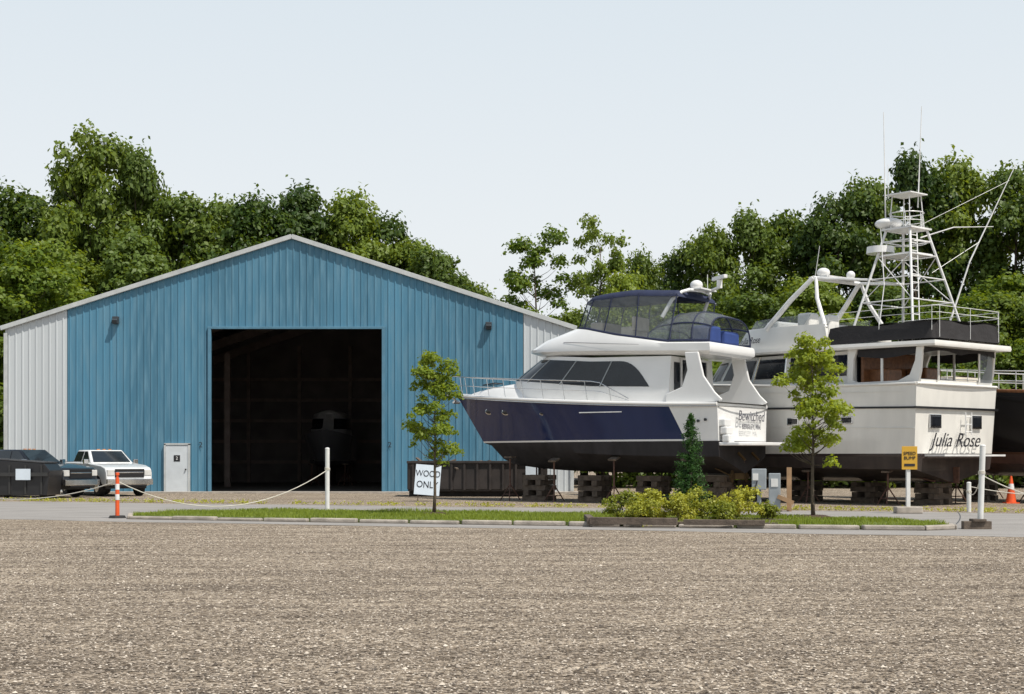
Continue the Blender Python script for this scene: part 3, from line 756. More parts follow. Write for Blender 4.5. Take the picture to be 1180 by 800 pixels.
for y in (-.55, .55): mb.cyl((-.1, y, 1.75), (-.35, y, 1.5), .05); mb.cyl((.9, y, 1.3), (.1, y, .95), .03)
for y in (-.55, .55):
    for a in range(4): mb.box((.12, y+.12*math.cos(a*1.57), .95+.12*math.sin(a*1.57)), (.04, .15, .15), rx=a*1.57+.4)
mb.box((.1, .0, 1.15), (.35, .05, .6)); mb.obj('running_gear', mat('bronze', (.12, .08, .04), .5, .8), A1)
mb = MB()
for x in (1.2, 4.0, 6.6):
    for s in (1, -1): jack_stand(mb, x, 1.75*s if x < 6 else 1.5*s, 1.55 if x < 6 else 1.5, lean=-.3*s)
jack_stand(mb, 8.9, .9, 1.6); jack_stand(mb, 8.9, -.9, 1.6); mb.obj('jack_stands', [M['rust'], M['wood']], A1)
mb = MB()
for x in (1.0, 3.4, 5.8, 8.2): crib(mb, x, 0, 1.0)
mb.obj('timber_cribbing', M['wood'], A1)

# ---- boat B : classic motor yacht with tuna tower
th2 = R_(50)
A2 = empty('white_motor_yacht', (14.78, 47.57, 0), math.pi-th2)
sheerB = lambda s: 4.0+.75*s**1.7
HB = hullmat('white_hull_paint', (.74, .725, .68), (.035, .025, .022), 1.62, .10, (.04, .03, .03))
ysB, ywB, rB = hull('hull', A2, 16.2, 14.8, 13.2, 2.45, 2.28, .75, 1.2, 1.62, sheerB, HB, rake=.06, camber=.05)
deck('main_deck', A2, rB, 0.05, M['gel2'], drop=.25)
mb = MB()
for s in (1, -1):
    mb.tube([(p[0], p[1]*s, p[2]) for p in rB[-1]], .05, n=8)
mb.tube([rB[-1][0]*[1, q, 1]-np.array([.05*(1-q*q), 0, 0]) for q in np.linspace(1, -1, 7)], .05, n=8)
mb.obj('cap_rail', M['gel2'], A2, smooth=50)
mb = MB()
def hullrow(x, z):
    ys_, zs_ = [], []
    for r in rB: ys_.append(float(np.interp(x, r[:, 0], r[:, 1]))); zs_.append(float(np.interp(x, r[:, 0], r[:, 2])))
    return float(np.interp(z, zs_[2:], ys_[2:]))
zr = lambda x: 3.22+.018*x
for s in (1, -1): mb.tube([(x, (hullrow(x, zr(x))+.02)*s, zr(x)) for x in np.linspace(-.09, 15.3, 50)], .035, n=6)
mb.box((-.14, 0, 3.22), (.08, 4.86, .07)); mb.obj('rub_rail', M['black'], A2, smooth=50)
mb = MB()
for s in (1, -1): mb.tube([(x, (hullrow(x, 2.55)+.012)*s, 2.55+.02*x) for x in np.linspace(-.05, 14, 50)], .012, n=5)
mb.obj('hull_moulding', M['gel2'], A2)
mb = MB(); mg = MB()
for x in (2.6, 4.9, 7.2, 9.2):
    for s in (1, -1):
        y = hullrow(x, 2.85)*s; mb.box((x, y, 2.85), (.50, .05, .26)); mg.box((x, y+.012*s, 2.85), (.42, .05, .19))
for y in (1.25, -1.15): mb.box((-.11, y, 2.78), (.06, .66, .46)); mg.box((-.13, y, 2.78), (.06, .54, .34))
mb.obj('porthole_frames', M['steel'], A2, bevel=.02); mg.obj('portholes', M['glass'], A2, bevel=.02)
mb = MB()
for y in (-.32, -.68): mb.cyl((-.24, y, 2.35), (-.24, y, 3.1), .02)
for z in np.arange(2.45, 3.0, .25): mb.cyl((-.24, -.32, z), (-.24, -.68, z), .018)
mb.box((-.45, 0, 1.66), (.75, 3.6, .06)); mb.obj('boarding_ladder', M['alu'], A2)
text('boat_name', 'Julia Rose', .66, M['txt'], A2, (-.16, 0.15, 2.15), rT, shear=.45, xs=1.1)
hp = [(2.6, 2.02), (5, 2.04), (8, 1.95), (9.4, 1.6), (10.0, 1.0), (10.2, .4), (10.22, 0)]
hq = [(2.6, 1.95), (5, 1.96), (7.6, 1.85), (8.8, 1.5), (9.3, .95), (9.5, .4), (9.52, 0)]
h0 = plan(hp, lambda x: 3.7); h1 = plan(hp, lambda x: 4.25+.01*x); h2 = plan(hq, lambda x: 5.22)
shell('deckhouse', A2, [h0, h1, h2], M['gel2'], cap_top=True, smooth=35)
mb = MB(); mf = MB()
for a, b in ((2.85, 4.1), (4.3, 5.3), (5.55, 6.9), (7.1, 8.6), (8.8, 10.0)): panel(mb, h1, h2, a, b, .10, .86, n=8, off=.02)
mb.obj('deckhouse_windows', M['glass'], A2, smooth=40)
for a in (5.5, 6.95): strap(mf, h1, h2, a, .035)
mf.obj('window_frames', M['steel'], A2)
mb = MB()
for s in (1, -1):
    y = 2.12*s
    mb.prism([(-.05, 3.85), (2.7, 3.85), (2.7, 4.12), (.7, 4.12), (.25, 4.3), (.05, 4.75), (-.0, 5.2), (-.25, 5.2), (-.18, 4.4)], y-.05, y+.05)
    mb.box((1.35, y, 4.66), (.08, .07, 1.1))
    mb.prism([(2.7, 3.9), (2.7, 5.25), (2.3, 5.25), (2.45, 4.9), (2.5, 4.2), (2.3, 4.12)], y-.06, y+.06)
mb.box((-.1, 0, 4.0), (.08, 4.2, .3)); mb.box((-.2, 1.2, 4.66), (.06, .07, 1.1)); mb.box((-.2, -1.2, 4.66), (.06, .07, 1.1))
mb.obj('aft_deck_sides', M['gel2'], A2, bevel=.02)
mb = MB(); mb.box((2.58, 0, 4.5), (.04, 3.6, 1.3)); mb.obj('aft_bulkhead_glass', M['glass'], A2)
mb = MB(); mb.box((2.0, 1.0, 4.25), (.8, .8, .7)); mb.box((1.9, -1.1, 4.3), (.8, .9, .8)); mb.box((2.4, .2, 4.6), (.1, 3.2, 1.2)); mb.obj('aft_deck_chairs', M['teak'], A2, bevel=.05)
up = [(-.75, 2.25), (3, 2.38), (7, 2.25), (9.2, 1.8), (10, 1.1), (10.3, .4), (10.32, 0)]
u0 = plan(up, lambda x: 5.2+.012*x); u1 = plan([(a*1.0-.02, b+.03) for a, b in up], lambda x: 5.27+.012*x); u2 = plan(up, lambda x: 5.38+.012*x)
shell('upper_deck', A2, [u0, u1, u2], M['gel2'], cap_top=True, cap_bot=True, camber=.05)
mb = MB()
for s in (1, -1): mb.grid([[(x, 2.16*s, 5.21), (x, 2.16*s, 4.98-.10*math.cos((x-1.2)*1.2)**2)] for x in np.linspace(-.2, 2.3, 12)])
mb.grid([[(-.24, y, 5.21), (-.24, y, 4.98+.12*abs(math.sin(y*1.5)))] for y in np.linspace(-2.1, 2.1, 24)])
mb.obj('aft_deck_valance', M['blackc'], A2, fixn=False)
mb = MB(); mb.grid([[(-.20, y, z) for y in (-2.0, -1.25)] for z in (4.15, 5.2)]); mb.obj('aft_vinyl_curtain', M['vin2'], A2)
c0 = [(3.7, 1.95), (6, 1.95), (8.0, 1.6), (8.9, 1.0), (9.15, .4), (9.2, 0)]
c1 = [(3.9, 1.85), (6, 1.82), (7.5, 1.45), (8.2, .9), (8.4, .4), (8.45, 0)]
k0 = plan(c0, lambda x: 5.4); k1 = plan(c1, lambda x: 6.15+.02*x); k2 = k1*np.array([1, .93, 1]); k2[:, 0] -= .08; k3 = k2.copy(); k3[:, 2] = 5.5
shell('flybridge', A2, [k0, k1, k2, k3], M['gel2'], cap_top=True, smooth=40)
pan = plan([(4.8, 1.84), (6, 1.80), (7.4, 1.43), (8.1, .9), (8.3, .4), (8.35, 0)], lambda x: 6.27); pan2 = pan.copy(); pan2[:, 2] += .35; pan2[:, 0] -= .25; pan2[:, 1] *= .96
shell('venturi_screen', A2, [pan, pan2], M['vin2'], aft=False)
mb = MB(); mb.box((5.6, .6, 6.3), (.55, .6, 1.0)); mb.box((5.6, -.6, 6.3), (.55, .6, 1.0)); mb.box((7.1, 0, 6.25), (.6, 1.6, .7)); mb.obj('helm_seats', M['gel2'], A2, bevel=.08)
text('boat_name_flybridge', 'Julia Rose', .34, M['txt'], A2, (7.35, 1.76, 5.85), (R_(84), 0, R_(180-17)), shear=.3)
mb = MB()
path = [(3.6, 2.1), (1.5, 2.14), (-.45, 2.02), (-.6, 1.8), (-.62, 0), (-.6, -1.8), (-.45, -2.02), (1.5, -2.14), (3.6, -2.1)]
def dens(path, n=8):
    out = []
    for a, b in zip(path[:-1], path[1:]):
        for i in range(n): out.append((lerp(a[0], b[0], i/n), lerp(a[1], b[1], i/n)))
    return out+[path[-1]]
dp = dens(path)
mb.grid([[(x, y, 5.46), (x*.99+.02+.03*math.sin(i*1.3), y*.985, 5.75+.03*math.sin(i*.8)), (x*.97+.05, y*.96, 6.02+.05*math.sin(i*.55))] for i, (x, y) in enumerate(dp)])
mb.grid([[(x, 2.0*q, 6.02+.10*(1-q*q)+.04*math.sin(x*4+q*3)) for q in np.linspace(1, -1, 9)] for x in np.linspace(-.55, 3.6, 14)])
mb.obj('boat_deck_canvas', M['blackc'], A2, smooth=60, fixn=False)
mb = MB()
for h in (6.30, 6.52):
    mb.tube([(x, y*.97, h) for x, y in path], .010)
for x, y in path: mb.tube([(x, y*.97, 5.5), (x, y*.97, 6.52)], .010)
mb.obj('boat_deck_rail', M['alu'], A2)
mb = MB()
for s in (1, -1):
    mb.tube([(6.6, 1.75*s, 6.2), (5.6, 1.6*s, 7.2), (4.8, 1.35*s, 7.95)], [.10, .09, .08], n=8); mb.tube([(3.9, 1.8*s, 6.1), (4.5, 1.5*s, 7.2), (4.7, 1.3*s, 7.95)], [.075, .07, .06], n=8)
    mb.tube([(4.75, 1.3*s, 7.95), (2.6, .9*s, 7.7)], .05)
mb.tube([(4.8, 1.35, 7.95), (4.8, -1.35, 7.95)], .08, n=8); mb.box((4.9, 0, 8.03), (.8, 1.9, .07))
mb.sph((5.0, .5, 8.22), .24, (1, 1, .75)); mb.sph((4.7, -.7, 8.2), .16); mb.cyl((4.9, 1.1, 8.0), (4.7, 1.1, 9.1), .012)
mb.obj('radar_arch', M['alu'], A2, smooth=40)
# tuna tower
mb = MB()
base = {(1, 1): (3.1, 1.6), (-1, 1): (.5, 1.6), (1, -1): (3.1, -1.6), (-1, -1): (.5, -1.6)}
topz = 9.4; tx, tw = 1.85, .5
def legp(kx, ky, z):
    bx, by = base[(kx, ky)]; f = (z-5.5)/(topz-5.5); return (lerp(bx, tx+kx*.48, f), lerp(by, ky*tw, f), z)
for kx in (1, -1):
    for ky in (1, -1): mb.tube([legp(kx, ky, z) for z in (5.45, 7.5, topz)], .045, n=8)
for z in (6.9, 7.7, 8.5, 9.0, topz):
    q = [legp(1, 1, z), legp(-1, 1, z), legp(-1, -1, z), legp(1, -1, z)]
    for i in range(4): mb.tube([q[i], q[(i+1) % 4]], .024)
for ky in (1, -1):
    mb.tube([legp(1, ky, 6.9), legp(-1, ky, 8.5)], .016); mb.tube([legp(-1, ky, 6.9), legp(1, ky, 8.5)], .016)
for z in np.arange(5.8, 9.3, .28):
    a = Vector(legp(-1, 1, z)); b = a+Vector((.02, -.42, 0)); mb.tube([a, b], .018)
mb.tube([Vector(legp(-1, 1, z))+Vector((.02, -.42, 0)) for z in (5.5, 7.5, 9.3)], .022)
mb.box((1.85, 0, 8.55), (1.25, 1.25, .05)); mb.box((1.85, 0, 9.43), (1.2, 1.2, .06))
def ring(cx, z, rx, ry, r=.02): mb.tube([(cx+rx*math.cos(a), ry*math.sin(a), z) for a in np.linspace(0, 6.283, 21)[:-1]], r, closed=True)
ring(1.85, 9.98, .58, .58); ring(1.85, 9.7, .58, .58, .014)
for a in np.linspace(0, 6.283, 7)[:-1]: mb.tube([(1.85+.58*math.cos(a), .58*math.sin(a), 9.43), (1.85+.56*math.cos(a), .56*math.sin(a), 9.98)], .014)
for kx in (1, -1):
    for ky in (1, -1): mb.tube([(1.85+kx*.42, ky*.42, 9.43), (1.85+kx*.34, ky*.34, 10.6)], .018)
mb.box((1.85, 0, 10.63), (1.0, 1.0, .04)); ring(1.85, 8.95, .68, .68, .016)
mb.obj('tuna_tower', M['alu'], A2, smooth=50)
mb = MB(); mb.cyl((2.6, .45, 8.65), (2.6, .45, 8.88), .48, .46, n=20); mb.sph((2.4, .25, 9.68), .48, (1, 1, .42)); mb.cyl((2.5, .4, 8.2), (2.5, .4, 8.7), .07); mb.obj('radar_domes', M['gel'], A2, smooth=50)
mb = MB()
mb.tube([(2.35, .5, 9.6), (2.4, .55, 13.5)], [.024, .012]); mb.tube([(1.6, -.3, 10.2), (1.55, -.45, 13.7)], [.024, .012]); mb.tube([(2.6, 0, 10.6), (2.6, 0, 11.8)], .01)
mb.tube([(1.5, -2.0, 6.2), (1.1, -2.7, 8.5), (.2, -4.2, 12.0)], [.035, .028, .012]); mb.tube([(1.7, -.6, 9.2), (1.1, -1.7, 9.6), (.3, -2.9, 9.65)], [.025, .02, .012])
mb.tube([(1.6, 2.0, 5.6), (1.7, 1.5, 7.4), (2.2, 1.0, 9.4)], [.02, .016, .01])
mb.tube([(1.7, -.5, 9.6), (.35, -4.0, 11.4)], .008); mb.tube([(1.5, -1.0, 8.0), (.9, -3.0, 9.2)], .008)
mb.obj('antennas_and_outriggers', M['alu'], A2)
mb = MB()
for x in (1.2, 4.5, 8.0, 11):
    for s in (1, -1): jack_stand(mb, x, s*(2.0 if x < 9 else 1.3), 1.15, lean=-.25*s)
mb.obj('jack_stands', [M['rust'], M['wood']], A2)
mb = MB()
for x in (.8, 3.4, 6.2, 9.2): crib(mb, x, 0, .72)
mb.obj('timber_cribbing', M['wood'], A2)
mb = MB(); mb.box((.0, 0, 1.0), (.4, .06, .55)); mb.cyl((1.2, .8, 1.0), (.2, .8, .8), .035); mb.cyl((1.2, -.8, 1.0), (.2, -.8, .8), .035); mb.obj('running_gear', M['rust'], A2)

# ---- boat C : dark hulled workboat at right
A3 = empty('black_workboat', (22.6, 46.9, 0), math.pi-th2)
HC = hullmat('black_hull_paint', (.018, .015, .014), (.10, .045, .03), 1.7, .08, (.10, .05, .03))
ysC, ywC, rC = hull('hull', A3, 13, 11.8, 10.6, 2.1, 1.95, .9, 1.3, 1.7, lambda s: 3.75+.8*s**1.8, HC)
deck('deck', A3, rC, .05, M['cream'], drop=.2)
mb = MB(); mb.tube([(p[0], p[1], p[2]) for p in rC[-1]], .06); mb.tube([(p[0], -p[1], p[2]) for p in rC[-1]], .06); mb.obj('cap_rail', M['teak'], A3, smooth=50)
mb = MB()
for h in (.35, .7):
    for s in (1, -1): mb.tube([(p[0], p[1]*s*.95, p[2]+h) for p in rC[-1][::4]], .02)
for p in rC[-1][::5]:
    for s in (1, -1): mb.tube([(p[0], p[1]*s*.95, p[2]), (p[0], p[1]*s*.95, p[2]+.7)], .018)
mb.obj('rails', M['alu'], A3)
w0 = plan([(8.5, .9), (9.2, .9), (9.8, .7), (10.2, .3), (10.25, 0)], lambda x: 3.9); w1 = plan([(8.6, .8), (9.2, .8), (9.6, .6), (9.8, .3), (9.85, 0)], lambda x: 4.6)
shell('wheelhouse', A3, [w0, w1], M['cream'], cap_top=True, camber=.06)
mb = MB(); panel(mb, w0, w1, 8.7, 10.2, .5, .85, n=20); mb.obj('wheelhouse_windows', M['glass'], A3)
mb = MB()
for x in (1.5, 5, 8.5):
    for s in (1, -1): jack_stand(mb, x, s*1.7, 1.2)
mb.obj('jack_stands', [M['rust'], M['wood']], A3)
mb = MB()
for x in (1.5, 5, 8): crib(mb, x, 0, .85)
mb.obj('timber_cribbing', M['wood'], A3)

# ---- boat inside warehouse
A4 = empty('stored_boat', (-10.4, 83.5, 0), R_(-88)); A4.scale = (1.15, 1.15, 1.15)
HD = hullmat('stored_hull_paint', (.16, .16, .17), (.05, .05, .06), 1.2, .06, (.25, .25, .25))
_, _, rD = hull('hull', A4, 6.5, 6.0, 5.3, 1.25, 1.1, .8, 1.05, 1.3, lambda s: 2.3+.4*s**2, HD, ns=40)
gd = mat('stored_boat_gelcoat', (.30, .30, .30), .4)
deck('deck', A4, rD, .1, gd)
d0 = plan([(1.2, 1.0), (2.5, 1.0), (3.6, .8), (4.1, .3), (4.12, 0)], lambda x: 2.35); d1 = plan([(1.4, .85), (2.3, .85), (2.9, .65), (3.1, .25), (3.12, 0)], lambda x: 3.5)
shell('cuddy', A4, [d0, d1], gd, cap_top=True, camber=.2); mb = MB(); panel(mb, d0, d1, 1.5, 4.11, .35, .8, n=16); mb.obj('cuddy_windows', M['glass'], A4)
mb = MB()
for x in (1, 3.5):
    for s in (1, -1): jack_stand(mb, x, .8*s, 1.05)
mb.box((2.5, 0, .4), (4, .2, .8)); mb.obj('boat_cradle', [M['rust'], M['wood']], A4)

# ------------------------------------------------------------------ pickups
def pickup(name, loc, rz, paint):
    E = empty(name, loc, rz)
    def arch(cx, r=.47, z=.38):
        return [(cx+r*math.cos(a), z+r*math.sin(a)) for a in np.linspace(0, math.pi, 11) if z+r*math.sin(a) > .42]
    poly = [(-2.85, .52), (-2.88, 1.32), (-2.84, 1.38), (-.9, 1.40), (1.05, 1.36), (2.3, 1.27), (2.72, 1.17), (2.86, .98), (2.88, .50)]
    bottom = [(2.5, .42)]+arch(1.85)+[(1.2, .42), (-1.1, .42)]+arch(-1.72)+[(-2.4, .45)]
    mb = MB(); mb.prism(poly+bottom, -.98, .98); mb.obj('body', paint, E, bevel=.045, smooth=35)
    mb = MB(); mb.box((-1.9, 0, 1.395), (1.75, 1.66, .03)); mb.obj('bed_recess_panel', M['black'], E)  # flat dark panel stands in for the shaded hollow of the open bed
    mb = MB(); vs = []
    for (x, y), z in (((-.95, .93), 1.36), ((1.15, .93), 1.33), ((.38, .74), 1.90), ((-.75, .74), 1.91)): vs += [(x, y, z), (x, -y, z)]
    mb.add(vs, [(0, 2, 4, 6), (1, 7, 5, 3), (2, 3, 5, 4), (0, 6, 7, 1), (4, 5, 7, 6), (0, 1, 3, 2)]); mb.obj('cab', paint, E, bevel=.06, smooth=35)
    mg = MB()
    def q(a, b, c, d, nrm): mg.add([Vector(p)+Vector(nrm)*.012 for p in (a, b, c, d)], [(0, 1, 2, 3)])
    q((1.07, .80, 1.40), (1.07, -.80, 1.40), (.45, -.66, 1.85), (.45, .66, 1.85), (.6, 0, .8))
    q((-.93, .75, 1.42), (-.93, -.75, 1.42), (-.79, -.64, 1.84), (-.79, .64, 1.84), (-1, 0, .2))
    for s in (1, -1):
        q((.92, .905*s, 1.42), (.12, .905*s, 1.42), (.12, .765*s, 1.84), (.40, .765*s, 1.84), (0, s, .3)); q((.02, .905*s, 1.42), (-.82, .905*s, 1.42), (-.70, .765*s, 1.84), (.02, .765*s, 1.84), (0, s, .3))
    mg.obj('windows', M['cglass'], E, fixn=False)
    mb = MB(); mc = MB()
    for x in (1.85, -1.72):
        for s in (1, -1):
            mb.cyl((x, .72*s, .39), (x, .97*s, .39), .39, n=24); mc.cyl((x, .90*s, .39), (x, .985*s, .39), .24, .22, n=16)
    mb.obj('tyres', M['rubber'], E, smooth=40, bevel=.03); mc.obj('wheels', M['steel'], E, smooth=40)
    mb = MB(); mb.box((2.91, 0, .60), (.16, 1.94, .24)); mb.box((-2.93, 0, .58), (.16, 1.9, .22)); mb.box((2.885, 0, .98), (.04, 1.2, .06))
    for s in (1, -1): mb.box((.95, 1.08*s, 1.42), (.14, .2, .2))
    mb.obj('bumpers_and_mirrors', M['chrome'], E, bevel=.03)
    mb = MB(); mb.box((2.875, 0, .95), (.05, 1.24, .34)); mb.box((0, 0, .42), (5.2, 1.7, .2)); mb.box((2.93, 0, .47), (.1, 1.4, .1))
    for s in (1, -1): mb.box((.07, .975*s, .95), (.012, .02, .8)); mb.box((1.1, .975*s, .95), (.012, .02, .7))
    mb.obj('grille', M['black'], E)
    mb = MB()
    for s in (1, -1): mb.box((2.83, .79*s, .97), (.12, .30, .24))
    mb.obj('headlamps', M['lampc'], E, bevel=.02)
    mb = MB()
    for s in (1, -1): mb.box((-2.86, .9*s, 1.1), (.06, .12, .36))
    for y in (-.25, 0, .25): mb.box((.2, y, 1.925), (.08, .12, .03))
    mb.obj('lamps', M['amber'], E)
    return E
pickup('pickup_truck', (-17.35, 60.2, 0), R_(-52), M['cwhite'])
pickup('pickup_truck', (-19.7, 57.6, 0), R_(-25), M['cblack'])

# ------------------------------------------------------------------ skips, signs, posts
def front_dumpster(name, loc, rz):
    E = empty(name, loc, rz)
    mb = MB(); mb.prism([(-1.1, .15), (-1.25, 1.15), (-1.1, 1.5), (1.0, 1.35), (1.2, 1.1), (1.1, .15)], -.85, .85); mb.obj('bin', M['black'], E, bevel=.02)
    mb = MB()
    for y in (-.43, .43): mb.box((-.05, y, 1.46), (2.1, .8, .06), ry=.07)
    mb.obj('lids', mat('lid_plastic', (.03, .03, .032), .6), E, bevel=.02)
    mb = MB()
    for x in (-.9, -.3, .3, .9): mb.box((x, -.875, .75), (.07, .05, 1.1))
    mb.box((0, -.92, .95), (2.3, .14, .14)); mb.box((0, .92, .95), (2.3, .14, .14)); mb.obj('ribs', mat('dark_steel', (.03, .03, .03), .5), E)
    mb = MB(); mb.box((.25, -1.0, .95), (.55, .02, .42)); mb.obj('label', M['signw'], E)
    mb = MB()
    for x in (-.9, .9):
        for y in (-.6, .6): mb.cyl((x, y-.04, .09), (x, y+.04, .09), .09)
    mb.obj('castors', M['rubber'], E)
front_dumpster('dumpster', (-18.7, 54.6, 0), 0.02)
E = empty('roll_off_container', (-1.4, 58.6, 0), .0)
mb = MB(); mb.box((0, 0, .28), (5.6, 2.2, .12))
for y in (-1.1, 1.1): mb.box((0, y, .85), (5.6, .07, 1.1))
for x in (-2.8, 2.8): mb.box((x, 0, .85), (.07, 2.2, 1.1))
for x in np.arange(-2.6, 2.7, .52): mb.box((x, -1.17, .82), (.09, .08, 1.1))
mb.box((0, -1.17, 1.40), (5.7, .12, .1)); mb.box((0, 1.12, 1.40), (5.7, .12, .1)); mb.box((0, -.5, .12), (5.6, .15, .22)); mb.box((0, .5, .12), (5.6, .15, .22))
mb.obj('container_shell', mat('container_paint', (.03, .024, .022), .6, var=.4, vs=2), E, bevel=.01)
mb = MB(); mb.box((2.2, -1.25, 1.05), (.5, .02, .4)); mb.obj('label', M['signw'], E)
mb = MB()
for i in range(26): mb.box((random.uniform(-2.4, 2.4), random.uniform(-.8, .8), random.uniform(1.0, 1.45)), (random.uniform(.6, 1.8), .1, .06), rz=random.uniform(0, 3), ry=random.uniform(-.3, .3))
mb.obj('scrap_wood', M['wood'], E)

E = empty('wood_only_sign', (-3.12, 51.5, 0), R_(2)); E.rotation_euler = (-.12, .08, .03)
mb = MB(); mb.box((0, 0, .78), (.92, .03, 1.1)); mb.obj('board', M['signw'], E)
mb = MB(); mb.box((-.3, .05, .6), (.05, .05, 1.2)); mb.box((.3, .05, .6), (.05, .05, 1.2)); mb.obj('stakes', M['wood'], E)
text('sign_text', 'WOOD', .32, M['txt'], E, (.0, -.022, 1.0), (R_(90), 0, 0), xs=.82); text('sign_text', 'ONLY', .34, M['txt'], E, (0, -.022, .60), (R_(90), 0, 0), xs=.86)

def white_post(loc, h, lean=0., base=False):
    E = empty('white_post', loc, 0); mb = MB()
    mb.cyl((0, 0, 0), (lean, 0, h), .065, n=14); mb.sph((lean, 0, h), .068, (1, 1, .5)); mb.obj('post', M['pwhite'], E, smooth=50)
    mb = MB(); mb.tube([(lean*.6+.07*math.cos(a), .07*math.sin(a), h*.66+.004*a) for a in np.linspace(0, 18, 40)], .012); mb.obj('rope_wrap', M['rope'], E)
    if base: mb = MB(); mb.box((-.08, 0, .09), (.62, .2, .18)); mb.box((-.05, .0, .2), (.3, .3, .06)); mb.obj('timber_base', M['wood'], E, bevel=.01)
white_post((-5.4, 41.6, 0), 1.85); white_post((10.4, 31.6, .0), 1.85, .06, True); white_post((13.3, 41.4, 0), .85); white_post((-17.0, 41.5, 0), 1.0)
E = empty('traffic_delineator', (-10.35, 37.3, .0))
mb = MB(); mb.cyl((0, 0, .05), (0, 0, 1.05), .055, .05, n=16, mi=0); mb.cyl((0, 0, 1.05), (0, 0, 1.13), .03, n=12); mb.cyl((0, 0, 1.13), (0, 0, 1.2), .05, n=12)
mb.cyl((0, 0, .75), (0, 0, .90), .0565, n=16, mi=1); mb.cyl((0, 0, .48), (0, 0, .63), .058, n=16, mi=1); mb.obj('post', [M['orange'], M['refl']], E, smooth=40)
mb = MB(); mb.cyl((0, 0, 0), (0, 0, .07), .24, .2, n=8); mb.obj('rubber_base', M['rubber'], E)
E = empty('traffic_cone', (17.3, 49.3, 0))
mb = MB(); mb.cyl((0, 0, .04), (0, 0, .95), .18, .035, n=20, mi=0); mb.cyl((0, 0, .50), (0, 0, .68), .1115, .083, n=20, mi=1); mb.box((0, 0, .02), (.45, .45, .04)); mb.obj('cone', [M['orange'], M['refl']], E, smooth=40)
def rope(name, a, b, sag, n=20):
    mb = MB(); a = Vector(a); b = Vector(b); mb.tube([a.lerp(b, t)-Vector((0, 0, sag*4*t*(1-t))) for t in np.linspace(0, 1, n)], .012, n=6); mb.obj(name, M['rope'])
rope('barrier_rope', (-5.4, 41.55, 1.22), (-10.35, 37.3, .97), .85); rope('barrier_rope', (-10.35, 37.3, .97), (-17.0, 41.5, .8), .45)
rope('barrier_rope', (10.44, 31.6, 1.25), (13.3, 41.4, .6), .25); rope('barrier_rope', (10.44, 31.6, 1.2), (14.2, 33, .6), .3); rope('barrier_rope', (13.3, 41.4, .75), (19, 42, .8), .3)
E = empty('speed_bump_sign', (11.25, 40.4, 0))
mb = MB(); mb.box((0, 0, .7), (.11, .11, 1.4)); mb.obj('post', M['pwhite'], E, bevel=.01)
mb = MB(); mb.box((.02, -.075, 1.58), (.44, .02, .66)); mb.obj('sign_face', M['yellow'], E, bevel=.004)
mb = MB(); mb.box((0, 0, .1), (.75, .4, .2)); mb.obj('concrete_base', M['conc'], E, bevel=.03)
text('sign_text', 'SPEED\nBUMP', .13, M['txt'], E, (.02, -.092, 1.64), (R_(90), 0, 0)); mb = MB(); mb.box((.02, -.09, 1.38), (.3, .012, .07)); mb.obj('arrow', M['txt'], E)

E = empty('utility_pedestal', (7.45, 42.0, 0), R_(-12))
mb = MB(); mb.box((-.15, 0, .95), (.42, .3, .62)); mb.box((.3, .05, .6), (.34, .28, 1.05)); mb.box((-.15, .05, .32), (.12, .12, .64)); mb.obj('cabinets', M['grey'], E, bevel=.02)
mb = MB(); mb.box((-.25, -.165, 1.02), (.16, .03, .2)); mb.box((.3, -.10, .85), (.2, .02, .24)); mb.obj('outlet_covers', M['pwhite'], E)
mb = MB(); mb.box((.72, .1, .65), (.14, .14, 1.3)); mb.box((.62, -.1, .35), (.5, .1, .12), ry=.4); mb.obj('timber_post', mat('new_timber', (.35, .22, .12), .8, var=.2), E)
mb = MB(); mb.tube([(-.2, -.2, .9), (-.35, -.3, .3), (-.1, -.5, .03), (.4, -.6, .02), (.5, -.2, .02)], .02); mb.obj('shore_power_cable', M['black'], E)

# young trees and planting
def plant(name, me, loc, rz=0.):
    o = bpy.data.objects.new(name, me); COL.objects.link(o); o.location = loc; o.rotation_euler = (0, 0, rz); return o
m1 = tree_mesh('young_maple', 4.2, .68, 1.65, 75, 6000, .052, .19, 41, [M['bark'], L_sap], .045, prof=lambda h: .3+.8*math.sin(math.pi*min(1, .22+.72*h)), limbs=75, zj=1.3)
m2 = tree_mesh('young_maple', 4.45, .84, 1.75, 85, 7500, .054, .21, 52, [M['bark'], L_sap], .05, prof=lambda h: .3+.8*math.sin(math.pi*min(1, .2+.74*h)), limbs=85, zj=1.3)
plant('young_maple_tree', m1, (-2.06, 37.5, .09)); plant('young_maple_tree', m2, (7.5, 35.4, .09))
mu = MB(); mu.cyl((7.5, 35.4, .08), (7.5, 35.4, .16), .6, .3, n=16); mu.cyl((-2.06, 37.5, .08), (-2.06, 37.5, .15), .5, .25, n=16); mu.obj('bark_mulch', mat('bark_mulch_mat', (.06, .035, .022), .95, var=.4, vs=20, bump=.03, bs=25))
